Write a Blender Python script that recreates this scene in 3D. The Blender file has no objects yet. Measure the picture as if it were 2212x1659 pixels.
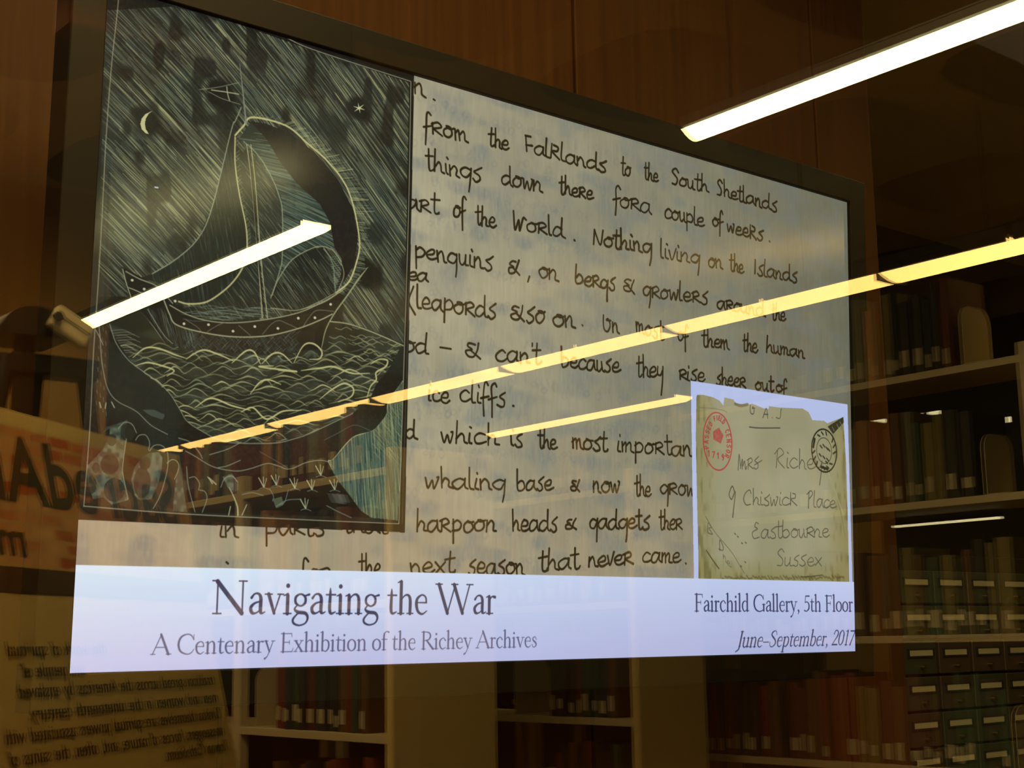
import bpy, bmesh, math, random
import numpy as np
from mathutils import Matrix, Vector

ROOM_A, ROOM_B, ROOM_C = 115.0, 170.0, 70.0
WIN_A, WIN_B = 25.0, 1.2
SCREEN_ROUGH, SCREEN_SPEC, SCREEN_E = 0.13, 0.25, 1.0
LENS_E, TUBE_E = 13.0, 30.0
SMALL_LAMPS = [((7.26, 4.27, 2.8), (7.26, 4.64, 2.8)), ((3.83, 2.306, 1.944), (3.83, 2.675, 1.944)), ((6.73, 4.72, 2.8), (6.73, 4.83, 2.8)), ((6.73, 4.47, 2.8), (6.73, 4.53, 2.8)), ((6.73, 4.37, 2.8), (6.73, 4.44, 2.8))]
SMALL_LABEL = ['thin bright strip lamp mirrored beside the rounded bookend, right edge', 'thin strip lamp under the back of a shelf of the long open bookcase', 'tiny golden lamp end mirrored just right of the envelope', 'tiny golden lamp end, middle of three above the orange brown books', 'tiny golden lamp end, farthest right of three above the books']

# ------------------------------------------------------------------ camera, world, light, exposure
scene = bpy.context.scene
COL = scene.collection
scene.view_settings.view_transform = 'Standard'
scene.view_settings.look = 'None'
scene.view_settings.exposure = 0.0
scene.view_settings.gamma = 1.0
scene.view_settings.use_curve_mapping = False
scene.cycles.max_bounces = 8
scene.cycles.glossy_bounces = 4
scene.cycles.transparent_max_bounces = 16
scene.cycles.caustics_reflective = False
scene.cycles.caustics_refractive = False
scene.cycles.sample_clamp_indirect = 4.0

cam_data = bpy.data.cameras.new('camera')
cam_data.sensor_fit = 'HORIZONTAL'
cam_data.sensor_width = 36.0
cam_data.lens = 36.0 * 3120.0 / 2212.0
cam_data.clip_start = 0.02
cam = bpy.data.objects.new('camera', cam_data)
COL.objects.link(cam)
EYE = Vector((0.0, 0.0, 1.6))
rot = Matrix(((0.7645, -0.1007, -0.6367), (-0.6444, -0.1476, -0.7503), (-0.0184, 0.9839, -0.1778)))
cam.matrix_world = Matrix.Translation(EYE) @ rot.to_4x4()
scene.camera = cam

world = bpy.data.worlds.new('world')
scene.world = world
world.use_nodes = True
world.node_tree.nodes['Background'].inputs[0].default_value = (0.9, 0.75, 0.45, 1)
world.node_tree.nodes['Background'].inputs[1].default_value = 0.0

WARM = (1.0, 0.70, 0.27)
def area(name, loc, sx, sy, power, col, rot=(0, 0, 0)):
    l = bpy.data.lights.new(name, 'AREA')
    l.shape = 'RECTANGLE'; l.size = sx; l.size_y = sy; l.energy = power; l.color = col
    o = bpy.data.objects.new(name, l); COL.objects.link(o)
    o.location = loc; o.rotation_euler = rot
    return o
# unseen area lights added out of frame to brighten the reading room
area('room_fill_light', (1.0, 0.35, 3.1), 0.4, 1.1, ROOM_A, WARM)
area('room_fill_light', (0.85, -1.5, 3.2), 0.3, 1.0, ROOM_C, WARM)
area('room_fill_light', (-0.9, -0.6, 3.1), 0.4, 3.0, ROOM_B, WARM)
# unseen lights added behind the glass to brighten wood panels and catalogue
area('behind_glass_fill_light', (-0.15, 1.38, 2.95), 1.2, 0.12, WIN_A, (1.0, 0.62, 0.26))
area('behind_glass_fill_light', (3.1, 1.6, 3.0), 0.5, 0.3, WIN_B, (1.0, 0.8, 0.45))

# ------------------------------------------------------------------ helpers
def new_mat(name):
    m = bpy.data.materials.new(name); m.use_nodes = True
    return m, m.node_tree.nodes, m.node_tree.links

def plain(name, col, rough=0.6, metal=0.0, noise=0.0, scale=8.0, spec=0.4, stretch=None):
    m, N, L = new_mat(name)
    b = N['Principled BSDF']
    b.inputs['Base Color'].default_value = (*col, 1)
    b.inputs['Roughness'].default_value = rough
    b.inputs['Metallic'].default_value = metal
    b.inputs['Specular IOR Level'].default_value = spec
    if noise:
        tc = N.new('ShaderNodeTexCoord'); mp = N.new('ShaderNodeMapping')
        mp.inputs['Scale'].default_value = stretch or (1, 1, 1)
        nz = N.new('ShaderNodeTexNoise'); nz.inputs['Scale'].default_value = scale
        nz.inputs['Detail'].default_value = 5
        mr = N.new('ShaderNodeMapRange')
        mr.inputs['To Min'].default_value = 1 - noise; mr.inputs['To Max'].default_value = 1 + noise
        mx = N.new('ShaderNodeVectorMath'); mx.operation = 'SCALE'
        mx.inputs[0].default_value = col
        L.new(tc.outputs['Object'], mp.inputs['Vector']); L.new(mp.outputs[0], nz.inputs['Vector'])
        L.new(nz.outputs['Fac'], mr.inputs['Value']); L.new(mr.outputs[0], mx.inputs['Scale'])
        L.new(mx.outputs[0], b.inputs['Base Color'])
    return m

def glow(name, col, strength):
    m, N, L = new_mat(name)
    e = N.new('ShaderNodeEmission'); e.inputs[0].default_value = (*col, 1); e.inputs[1].default_value = strength
    L.new(e.outputs[0], N['Material Output'].inputs[0])
    return m

def tag(o, label=None, cat=None, group=None, kind=None):
    if label: o['label'] = label
    if cat: o['category'] = cat
    if group: o['group'] = group
    if kind: o['kind'] = kind
    return o

def empty(name, loc=(0, 0, 0)):
    o = bpy.data.objects.new(name, None); o.empty_display_size = 0.05
    COL.objects.link(o); o.location = loc
    return o

class MB:
    """collects shapes in world coordinates and links them as ONE mesh object"""
    def __init__(s): s.bm = bmesh.new()
    def box(s, x0, x1, y0, y1, z0, z1, bev=0.0):
        r = bmesh.ops.create_cube(s.bm, size=1.0)
        vs = r['verts']
        for v in vs:
            v.co = Vector(((x0 + x1) / 2 + v.co.x * (x1 - x0), (y0 + y1) / 2 + v.co.y * (y1 - y0), (z0 + z1) / 2 + v.co.z * (z1 - z0)))
        if bev:
            es = list({e for v in vs for e in v.link_edges})
            bmesh.ops.bevel(s.bm, geom=es, offset=bev, segments=2, affect='EDGES', profile=0.5)
        return s
    def prism(s, pts, axis, a, b):
        """polygon pts in the plane perpendicular to axis, extruded from a to b"""
        def P(p, t):
            if axis == 'x': return (t, p[0], p[1])
            if axis == 'y': return (p[0], t, p[1])
            return (p[0], p[1], t)
        v0 = [s.bm.verts.new(P(p, a)) for p in pts]; v1 = [s.bm.verts.new(P(p, b)) for p in pts]
        n = len(pts)
        s.bm.faces.new(v0); s.bm.faces.new(v1[::-1])
        for i in range(n): s.bm.faces.new((v0[i], v1[i], v1[(i + 1) % n], v0[(i + 1) % n]))
        return s
    def tube(s, p, q, r0, r1=None, n=12):
        p, q = Vector(p), Vector(q); r1 = r0 if r1 is None else r1
        d = (q - p).normalized(); a = d.orthogonal().normalized(); b = d.cross(a)
        ra = [s.bm.verts.new(p + (a * math.cos(t) + b * math.sin(t)) * r0) for t in [2 * math.pi * i / n for i in range(n)]]
        rb = [s.bm.verts.new(q + (a * math.cos(t) + b * math.sin(t)) * r1) for t in [2 * math.pi * i / n for i in range(n)]]
        s.bm.faces.new(ra[::-1]); s.bm.faces.new(rb)
        for i in range(n): s.bm.faces.new((ra[i], ra[(i + 1) % n], rb[(i + 1) % n], rb[i]))
        return s
    def build(s, name, mat, parent=None, smooth=False, xf=None, local=None):
        """local: world point that becomes the object's origin. xf: matrix applied to the vertices"""
        if xf is not None: s.bm.transform(xf)
        bmesh.ops.recalc_face_normals(s.bm, faces=s.bm.faces[:])
        me = bpy.data.meshes.new(name)
        org = Vector(local) if local is not None else Vector((0, 0, 0))
        if local is not None: s.bm.transform(Matrix.Translation(-org))
        s.bm.to_mesh(me); s.bm.free()
        if smooth:
            for p in me.polygons: p.use_smooth = True
        me.materials.append(mat)
        o = bpy.data.objects.new(name, me); COL.objects.link(o)
        o.location = org
        if parent is not None:
            o.parent = parent
            o.matrix_parent_inverse = Matrix.Identity(4)
            o.location = org - world_loc(parent)
        return o

def world_loc(o):
    v = Vector(o.location)
    p = o.parent
    while p is not None:
        v = v + Vector(p.location); p = p.parent
    return v
# ------------------------------------------------------------------ the slide shown on the display (flat print, painted stroke by stroke)
SW, SH = 2560, 1440
rng = np.random.RandomState(7)
rnd = random.Random(11)
def solve_h(src, dst):
    A = []
    for (X, Y), (x, y) in zip(src, dst):
        A.append([X, Y, 1, 0, 0, 0, -x * X, -x * Y, -x]); A.append([0, 0, 0, X, Y, 1, -y * X, -y * Y, -y])
    h = np.linalg.svd(np.array(A, float))[2][-1].reshape(3, 3)
    return h / h[2, 2]
# survey of the slide: reference points were measured on an oblique view of it and are rectified here
SURVEY = [(228.4, -31.3), (1830.0, 437.1), (1848.0, 1406.7), (144.9, 1454.1)]
RECT = solve_h(SURVEY, [(0, 0), (SW, 0), (SW, SH), (0, SH)])
def rect(pts):
    p = np.asarray(pts, float).reshape(-1, 2)
    q = np.c_[p, np.ones(len(p))] @ RECT.T
    return q[:, :2] / q[:, 2:3]
def rscale(x, y):
    a = rect([(x, y), (x + 1, y), (x, y + 1)])
    return math.sqrt(abs(np.cross(a[1] - a[0], a[2] - a[0])))
def smooth(pts, n=6):
    p = np.asarray(pts, float)
    if len(p) < 3: return p
    closed = np.allclose(p[0, :2], p[-1, :2])
    q = np.vstack([p[-2] if closed else 2 * p[0] - p[1], p, p[1] if closed else 2 * p[-1] - p[-2]])
    out = []
    for i in range(1, len(q) - 2):
        t = np.linspace(0, 1, n, endpoint=False)[:, None]
        a, b, c, d = q[i - 1], q[i], q[i + 1], q[i + 2]
        out.append(0.5 * ((2 * b) + (c - a) * t + (2 * a - 5 * b + 4 * c - d) * t ** 2 + (3 * b - a - 3 * c + d) * t ** 3))
    return np.vstack(out + [q[-2][None]])
S = np.zeros((SH, SW, 3), np.float32)
def stroke(pts, w, col, alpha=1.0, soft=0.7, clip=None):
    """pts in slide pixels, w full width (number or one per point)"""
    p = np.asarray(pts, float)[:, :2]
    w = np.broadcast_to(np.asarray(w, float), (len(p),)) / 2
    m = w.max() + soft + 1
    x0, y0 = np.floor(p.min(0) - m).astype(int); x1, y1 = np.ceil(p.max(0) + m).astype(int)
    x0, y0, x1, y1 = max(x0, 0), max(y0, 0), min(x1, SW), min(y1, SH)
    if x1 <= x0 or y1 <= y0: return
    M = np.zeros((y1 - y0, x1 - x0), np.float32)
    for i in range(len(p) - 1):
        a, b = p[i], p[i + 1]
        sx0, sy0 = np.floor(np.minimum(a, b) - m).astype(int); sx1, sy1 = np.ceil(np.maximum(a, b) + m).astype(int)
        sx0, sy0, sx1, sy1 = max(sx0, x0), max(sy0, y0), min(sx1, x1), min(sy1, y1)
        if sx1 <= sx0 or sy1 <= sy0: continue
        gy, gx = np.mgrid[sy0:sy1, sx0:sx1].astype(np.float32)
        d = b - a; L = max(float(d @ d), 1e-6)
        t = np.clip(((gx - a[0]) * d[0] + (gy - a[1]) * d[1]) / L, 0, 1)
        dist = np.hypot(gx - a[0] - t * d[0], gy - a[1] - t * d[1]) - (w[i] + (w[i + 1] - w[i]) * t)
        c = np.clip(0.5 - dist / (2 * soft), 0, 1)
        sub = M[sy0 - y0:sy1 - y0, sx0 - x0:sx1 - x0]
        np.maximum(sub, c, out=sub)
    if clip is not None: M *= clip[y0:y1, x0:x1]
    M *= alpha
    R = S[y0:y1, x0:x1]
    R += (np.array(col, np.float32) / 255 - R) * M[..., None]
def ps(pts, w, col, alpha=1.0, sm=True, clip=None, soft=0.7):
    """a stroke whose points and width are survey measurements"""
    p = np.asarray(pts, float)
    k = rscale(*p[len(p) // 2])
    q = rect(p)
    if sm: q = smooth(q)
    ww = w * k if np.isscalar(w) else np.interp(np.linspace(0, 1, len(q)), np.linspace(0, 1, len(w)), w) * k
    stroke(q, ww, col, alpha, soft, clip)
def pmask(poly, survey=True):
    p = rect(poly) if survey else np.asarray(poly, float)
    x0, y0 = np.maximum(np.floor(p.min(0)).astype(int) - 1, 0); x1, y1 = np.ceil(p.max(0)).astype(int) + 1
    x1, y1 = min(x1, SW), min(y1, SH)
    M = np.zeros((SH, SW), np.float32)
    gy, gx = np.mgrid[y0:y1, x0:x1].astype(np.float32)
    ins = np.zeros(gy.shape, bool)
    for i in range(len(p)):
        (xa, ya), (xb, yb) = p[i], p[i - 1]
        if ya == yb: continue
        ins ^= ((ya > gy) != (yb > gy)) & (gx < (xb - xa) * (gy - ya) / (yb - ya) + xa)
    M[y0:y1, x0:x1] = ins
    return M
def fill(M, col, alpha=1.0):
    global S
    S += (np.array(col, np.float32) / 255 - S) * (M * alpha)[..., None]
def cloud(cell, seed, sx=1.0, sy=1.0):
    r = np.random.RandomState(seed)
    h, w = int(SH / (cell * sy)) + 3, int(SW / (cell * sx)) + 3
    g = r.rand(h, w).astype(np.float32)
    y = np.arange(SH) / (cell * sy); x = np.arange(SW) / (cell * sx)
    yi, xi = y.astype(int), x.astype(int)
    fy, fx = (y - yi)[:, None], (x - xi)[None]
    fy, fx = fy * fy * (3 - 2 * fy), fx * fx * (3 - 2 * fx)
    A = g[yi][:, xi]; B = g[yi][:, xi + 1]; C = g[yi + 1][:, xi]; D = g[yi + 1][:, xi + 1]
    return (A * (1 - fx) + B * fx) * (1 - fy) + (C * (1 - fx) + D * fx) * fy
GY, GX = np.mgrid[0:SH, 0:SW].astype(np.float32)
U, V = GX / SW, GY / SH

# --- 1 the letter: grey-beige paper with show-through
base = np.array([176, 168, 140], np.float32); far = np.array([110, 110, 92], np.float32); low = np.array([168, 154, 126], np.float32)
k = np.clip((U - 0.30) / 0.70, 0, 1)[..., None] ** 0.9
paper = base * (1 - k) + far * k
kb = np.clip((V - 0.55) / 0.35, 0, 1)[..., None] * (1 - k * 0.6)
paper = paper * (1 - kb) + low * kb
S[:] = paper / 255
mott = cloud(150, 1) * .5 + cloud(60, 2) * .3 + cloud(24, 3) * .2
S *= (0.93 + 0.14 * mott)[..., None]
streak = cloud(14, 4, 0.5, 5) * .6 + cloud(7, 5, .5, 4) * .4
S *= (0.965 + 0.07 * streak)[..., None]
ghost = np.clip((cloud(46, 6, 1.6, .8) - 0.50) * 3.2, 0, 1) * (0.35 + 0.65 * cloud(9, 7, .55, 1.8))
fill(ghost, (112, 120, 122), 0.50)
for _ in range(1500):                                               # reversed writing that shows through from the back
    x = rnd.uniform(880, 1840); line = rnd.randrange(13)
    y = 205 + line * 84 + (x - 880) * (0.29 - line * 0.024) + rnd.uniform(-12, 12)
    if y > 1245: continue
    h = rnd.uniform(6, 20); dx = rnd.uniform(-5, 5)
    if rnd.random() < .5: ps([(x, y), (x + dx, y + h)], rnd.uniform(2, 5), (105, 112, 116), rnd.uniform(.06, .22), False, soft=2.5)
    else: ps([(x, y), (x + 6, y + h * .5), (x, y + h), (x - 6, y + h * .5), (x, y)], rnd.uniform(2, 4), (105, 112, 116), rnd.uniform(.06, .2), soft=2.5)

# --- 2 handwriting (x height = 1)
HW = {
 'a': (1.0, ['.75,.95 .4,1 .05,.6 .1,.1 .4,0 .72,.5 .8,1', '.8,.95 .8,.25 1,0']),
 'b': (.95, ['.1,2.1 .1,.25 .4,0 .75,.3 .7,.8 .4,1 .12,.7']),
 'c': (.9, ['.8,.85 .45,1.05 .08,.6 .15,.1 .5,0 .9,.25']),
 'd': (1.05, ['.75,.9 .4,1 .05,.6 .1,.1 .4,0 .75,.4', '.82,2.0 .8,.3 1.05,0']),
 'e': (.85, ['.12,.45 .6,.55 .66,.9 .4,1.02 .08,.6 .15,.1 .5,0 .88,.25']),
 'f': (.62, ['.6,1.75 .42,2.05 .22,1.7 .2,.4 .2,-1.1', '0,.5 .6,.8']),
 'g': (.92, ['.75,.85 .4,1 .05,.6 .15,.15 .5,.1 .78,.6', '.8,1.0 .77,-.4 .7,-1.25']),
 'h': (.85, ['.12,2.1 .1,0', '.12,.45 .4,.95 .6,.7 .6,.15 .85,0']),
 'i': (.38, ['.12,1 .1,.15 .32,0', '.2,1.65 .24,1.5']),
 'k': (.95, ['.1,1.6 .1,0', '.3,1.55 .65,1.4 .6,.95 .15,.75 .85,0']),
 'l': (.42, ['.1,2.1 .08,.2 .35,0']),
 'm': (1.1, ['.05,1 .08,0', '.08,.6 .3,1 .42,.7 .42,0', '.42,.6 .65,1 .8,.7 .82,.12 1.05,0']),
 'n': (.85, ['.05,1 .08,0', '.08,.55 .35,1 .55,.7 .58,.12 .82,0']),
 'o': (.88, ['.42,1 .05,.6 .12,.1 .45,0 .74,.4 .62,.92 .3,1.0 .5,.85 .85,.95']),
 'p': (.9, ['.1,1.1 .1,-1', '.1,.75 .45,1.08 .76,.7 .6,.2 .12,.1']),
 'q': (.92, ['.75,.85 .4,1 .05,.6 .15,.15 .5,.1 .78,.6', '.8,1.0 .77,-.4 .72,-1.2 .85,-.9']),
 'r': (.88, ['.1,0 .12,1.05', '0,.95 .5,1.18 .72,.82 .18,.5', '.18,.5 .85,0']),
 's': (.78, ['.7,1.3 .38,1.05 .2,.8 .55,.5 .6,.1 .3,-.1 .05,.1']),
 't': (.6, ['.25,1.95 .25,.15 .5,0 .62,.2', '-.05,1.25 .6,1.35']),
 'u': (.85, ['.05,1 .08,.2 .3,0 .55,.4', '.58,1 .6,.12 .82,0']),
 'v': (.65, ['.05,1 .25,0 .62,1.3']),
 'w': (.98, ['.05,1 .2,0 .46,.8 .6,0 .86,1.0 .78,1.1']),
 'x': (.8, ['.05,1 .7,0', '.7,1 .05,0']),
 'y': (.8, ['.05,1 .1,.3 .4,.2 .62,.6', '.66,1 .6,-.4 .45,-1.7']),
 'F': (.85, ['.12,1.7 .14,0', '.12,1.75 .5,1.85', '.14,.7 .65,.8']),
 'S': (.85, ['.75,1.6 .45,1.95 .15,1.5 .6,.75 .5,.05 .1,0']),
 'W': (1.2, ['.05,1.9 .12,0 .5,1.1 .55,0 .9,1.3 1.15,1.2']),
 'N': (1.1, ['.1,-.1 .18,1.5', '.18,1.5 .7,0 .95,1.6']),
 'I': (.4, ['.15,1.7 .12,0']),
 'O': (1.0, ['.1,1.5 .05,.6 .2,0 .6,0 .8,.6 .6,1.2 .4,1.0 .9,1.1']),
 '&': (1.0, ['.65,1.2 .35,1.25 .2,.95 .5,.7 .1,.45 .2,0 .6,.05 .8,.7 .95,1.35', '.45,.6 1.0,-.1']),
 'M': (1.3, ['.05,-.1 .2,1.6 .35,.4', '.35,.1 .6,1.1 .65,0', '.65,.3 .95,.8 1.05,0 1.25,.3']),
 'R': (1.1, ['.15,0 .25,1.8', '.0,1.5 .5,2.1 .9,1.6 .3,.9 1.0,0']),
 'C': (1.15, ['1.0,1.5 .8,1.9 .3,1.5 .1,.7 .4,0 .9,.1']),
 'P': (.9, ['.15,-.2 .3,1.8', '.0,1.5 .5,2.0 .8,1.6 .3,1.0']),
 'E': (1.0, ['.8,1.7 .5,1.9 .3,1.4 .6,1.1 .1,.7 .2,0 .8,.1']),
 'A': (1.0, ['.0,0 .5,1.4 .8,0', '.2,.5 .8,.5']),
 '9': (.8, ['.7,1.2 .4,1.7 .1,1.0 .4,.6 .7,1.2 .5,-.9']),
 'J': (.6, ['.5,1.4 .4,-.2 .05,-.1']),
 'D': (1.0, ['.2,0 .25,1.5 .8,1.0 .8,.3 .1,0']),
 'B': (.9, ['.2,0 .2,1.5 .7,1.2 .3,.8 .8,.4 .2,0']),
 '.': (.4, ['.1,.08 .16,0']), ',': (.4, ['.2,.1 .05,-.5']), "'": (.2, ['.1,1.9 .12,1.6']), '-': (1.0, ['.1,.5 .9,.5']),
 '(': (.4, ['.3,1.8 .05,.6 .35,-.5']), ' ': (.6, []),
}
def write(txt, x0, y0, x1, y1, xh, w=3.0, col=(38, 30, 14), alpha=.93, jit=.05, slant=.0):
    tot = sum(HW[c][0] for c in txt)
    ux, uy = (x1 - x0) / tot, (y1 - y0) / tot
    at = 0.0
    for c in txt:
        adv, sts = HW[c]
        jy = rnd.uniform(-jit, jit)
        for s_ in sts:
            pts = []
            for q in s_.split():
                gx, gy = map(float, q.split(','))
                gx += rnd.uniform(-jit, jit) + slant * gy; gy += rnd.uniform(-jit, jit) + jy
                X = at + gx
                pts.append((x0 + ux * X, y0 + uy * X - gy * xh))
            ws = [w * rnd.uniform(.8, 1.15) for _ in pts]
            ps(pts, ws, col, alpha)
        at += adv
WORDS = [
 ('n', 893, 200, 920, 209, 24), ('.', 934, 215, 944, 217, 14),
 ('from', 914, 284, 1011, 308, 22), ('the', 1056, 314, 1099, 324, 19), ('Falklands', 1133, 326, 1311, 373, 18.5), ('to', 1342, 375, 1363, 380, 19),
 ('the', 1392, 385, 1422, 394, 17.5), ('South', 1450, 395, 1531, 416, 17), ('Shetlands', 1547, 419, 1680, 457, 16.5),
 ('things', 919, 365, 1041, 393, 22), ('down', 1082, 397, 1172, 415, 21), ('there', 1208, 416, 1281, 432, 18), ('fora', 1325, 441, 1407, 461, 20),
 ('couple', 1435, 468, 1522, 490, 18), ('of', 1539, 487, 1562, 493, 17), ('weeks', 1571, 500, 1650, 520, 16.5), ('.', 1660, 521, 1667, 522, 12),
 ('art', 876, 449, 948, 463, 22), ('of', 979, 467, 1006, 473, 23), ('the', 1027, 484, 1071, 492, 20), ('World', 1108, 494, 1220, 514, 20), ('.', 1238, 519, 1246, 520, 14),
 ('Nothing', 1279, 526, 1409, 548, 20), ('living', 1425, 556, 1514, 571, 19), ('on', 1530, 577, 1561, 580, 19), ('the', 1577, 583, 1607, 590, 17), ('Islands', 1629, 591, 1724, 610, 17),
 ('penguins', 896, 555, 1066, 584, 22), ('&', 1096, 588, 1122, 591, 21), (',', 1139, 598, 1147, 600, 20), ('on', 1164, 599, 1206, 607, 22), ('bergs', 1242, 612, 1331, 627, 20), ('&', 1345, 627, 1370, 633, 20),
 ('growlers', 1388, 638, 1530, 657, 19.5), ('around', 1549, 664, 1653, 684, 17), ('the', 1668, 689, 1697, 693, 17),
 ('ea', 881, 605, 925, 608, 17),
 ('(', 880, 668, 900, 668, 26), ('leapords', 899, 663, 1073, 688, 23), ('&', 1101, 688, 1131, 690, 22), ('so', 1136, 694, 1178, 697, 24), ('on', 1195, 702, 1243, 707, 23), ('.', 1255, 702, 1264, 703, 14),
 ('On', 1302, 713, 1338, 720, 21), ('most', 1373, 716, 1434, 735, 20), ('of', 1464, 733, 1487, 739, 18), ('them', 1517, 747, 1576, 755, 18), ('the', 1605, 758, 1637, 761, 18), ('human', 1655, 759, 1740, 774, 16),
 ('od', 873, 759, 926, 766, 22), ('-', 948, 762, 978, 766, 22), ('&', 1003, 768, 1036, 771, 22), ("can't", 1070, 780, 1168, 785, 22), ('because', 1211, 793, 1339, 804, 21),
 ('they', 1376, 812, 1434, 816, 22), ('rise', 1467, 820, 1523, 823, 18), ('sheer', 1547, 829, 1611, 837, 17.5), ('out', 1631, 841, 1672, 846, 16), ('of', 1677, 846, 1700, 850, 15),
 ('ice', 924, 864, 970, 870, 22), ('cliffs', 992, 866, 1094, 878, 23), ('.', 1106, 877, 1115, 877, 14),
 ('d', 876, 945, 900, 948, 20), ('which', 951, 955, 1077, 961, 22), ('is', 1101, 961, 1130, 967, 21), ('the', 1163, 965, 1202, 970, 20), ('most', 1235, 968, 1312, 974, 21), ('important', 1333, 975, 1511, 986, 21),
 ('whaling', 917, 1053, 1094, 1058, 21), ('base', 1115, 1058, 1194, 1059, 21), ('&', 1231, 1059, 1252, 1060, 17), ('now', 1280, 1063, 1340, 1065, 22), ('the', 1372, 1070, 1406, 1072, 21), ('grow', 1426, 1066, 1504, 1070, 20),
 ('harpoon', 898, 1148, 1073, 1148, 23), ('heads', 1105, 1147, 1205, 1146, 22), ('&', 1219, 1142, 1244, 1141, 15), ('gadgets', 1273, 1143, 1404, 1141, 21), ('ther', 1424, 1143, 1474, 1143, 20),
 ('next', 886, 1239, 982, 1237, 22), ('season', 1010, 1239, 1134, 1241, 23), ('that', 1165, 1233, 1251, 1227, 22), ('never', 1271, 1224, 1367, 1218, 21), ('came', 1387, 1215, 1471, 1214, 20), ('.', 1478, 1217, 1486, 1217, 14),
 ('in', 472, 1160, 517, 1160, 23), ('parts', 573, 1155, 702, 1156, 23), ('that', 743, 1151, 838, 1151, 23),
 ('i', 478, 1252, 496, 1252, 22), ('for', 648, 1254, 716, 1254, 24), ('the', 776, 1242, 824, 1242, 23),
]
for t, a, b, c, d, xh in WORDS:
    write(t, a, b, c, d, xh * 1.02, 4.3 if a < 1300 else 3.7)

# --- 3 the woodcut: night, ship, sea
def wc(pts): return pmask(pts)
WC = wc([(222, -40), (893, 162), (881, 750), (873, 1149), (400, 1132), (160, 1122)])
WCs = WC.copy()
fill(WC, (27, 28, 24))
fill(WC * np.clip((cloud(90, 21) - .45) * 3, 0, 1), (40, 52, 46), .5)
fill(WC * (cloud(5, 22) > .62), (48, 50, 42), .28)
SAIL_DARK = [(540, 262), (572, 266), (628, 288), (680, 330), (728, 385), (762, 452), (772, 520), (762, 575), (742, 608), (722, 630), (736, 592), (738, 560), (722, 535), (712, 480), (690, 440), (640, 395), (605, 350), (575, 300)]
LEFT_GAP = [(507, 292), (499, 275), (458, 445), (428, 513), (380, 559), (328, 591), (300, 600), (380, 620), (385, 655), (407, 656), (447, 651), (488, 621), (515, 589), (532, 529), (529, 486), (515, 418), (507, 353)]
SAIL_IN = [(515, 300), (545, 258), (575, 300), (605, 350), (640, 395), (690, 440), (712, 480), (722, 535), (690, 530), (640, 552), (606, 600), (609, 500), (600, 420), (585, 385), (560, 345)]
HULLP = [(262, 575), (340, 618), (375, 655), (440, 690), (502, 697), (573, 690), (644, 675), (698, 651), (745, 618), (795, 578), (774, 604), (720, 680), (700, 715), (694, 752), (600, 765), (400, 768), (352, 745), (300, 672), (278, 640)]
SEA = [(212, 680), (305, 672), (356, 742), (420, 758), (600, 768), (694, 752), (712, 694), (780, 708), (868, 745), (840, 795), (812, 830), (800, 858), (761, 893), (671, 935), (590, 957), (508, 957), (461, 947), (407, 913), (366, 850), (285, 785), (236, 712)]
SANDP = [(869, 820), (839, 867), (834, 896), (807, 929), (761, 945), (720, 991), (709, 997), (728, 1035), (753, 1067), (780, 1103), (801, 1118), (858, 1124), (868, 980)]
mS, mL, mI, mH, mSea, mSand = [wc(p) for p in (SAIL_DARK, LEFT_GAP, SAIL_IN, HULLP, SEA, SANDP)]
SKYP = wc([(226, 22), (374, 14), (500, 47), (674, 108), (885, 178), (880, 450), (871, 742), (780, 705), (712, 690), (560, 690), (366, 655), (262, 640), (207, 640), (212, 560)])
NZ = cloud(26, 61); hole = np.clip((cloud(46, 62, .7, 1.3) - .24) * 6, 0, 1) * .8 + .2
for x, y, r in [(316, 264, 36), (775, 236, 26), (480, 200, 38), (790, 592, 36)]:
    c = rect([(x, y)])[0]; kx = rscale(x, y) * r
    hole *= np.clip((np.hypot((GX - c[0]), (GY - c[1]) * 1.0) / kx * (.7 + .6 * NZ) - .7) / .5, 0, 1)
sky = SKYP * (1 - mS) * (1 - mL) * (1 - mI) * (1 - mH) * hole
def hatch(n, mask, x0, x1, y0, y1, slope, ln, wd, cols, al, jl=.06):
    for _ in range(n):
        x, y = rnd.uniform(x0, x1), rnd.uniform(y0, y1)
        s = slope(x, y) + rnd.uniform(-jl, jl); L = rnd.uniform(*ln); nn = math.hypot(1, s)
        c = rnd.choice(cols); a = rnd.uniform(*al)
        p = [(x, y), (x + L / nn * .5, y + L * s / nn * .5), (x + L / nn, y + L * s / nn)]
        ps(p, [wd[0], rnd.uniform(*wd), wd[0] * .6], c, a, False, mask)
GREY = [(118, 128, 104), (135, 142, 112), (100, 116, 100), (150, 152, 112), (168, 166, 112), (90, 108, 96)]
BLU = [(92, 122, 112), (80, 106, 100), (118, 138, 118), (150, 158, 120)]
skys = lambda x, y: 1.02 + (x - 250) / 640 * .50
fill(sky * (0.5 + .5 * cloud(22, 23, .6, 1.6)), (58, 66, 56), .55)
hatch(3300, sky, 205, 880, -10, 700, skys, (30, 130), (.7, 1.7), GREY, (.30, .85))
hatch(420, sky, 205, 880, 0, 700, skys, (50, 150), (1.2, 2.4), [(176, 172, 118), (160, 162, 120)], (.45, .9))
fill(mI, (44, 56, 48), .8)
hatch(620, mI, 505, 720, 285, 620, lambda x, y: .12 + (y - 290) / 330 * .75, (50, 130), (.7, 1.5), BLU, (.3, .85), .05)
fill(mL, (34, 40, 34), .8)
hatch(380, mL, 320, 520, 300, 650, lambda x, y: 6.0, (15, 60), (.6, 1.2), BLU, (.2, .6), .8)
STRIP = wc([(507, 353), (534, 315), (549, 440), (563, 686), (545, 690), (447, 690), (385, 665), (447, 655), (490, 622), (517, 589), (534, 529), (530, 486), (516, 418)])
fill(STRIP, (34, 40, 34), .9)
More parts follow.
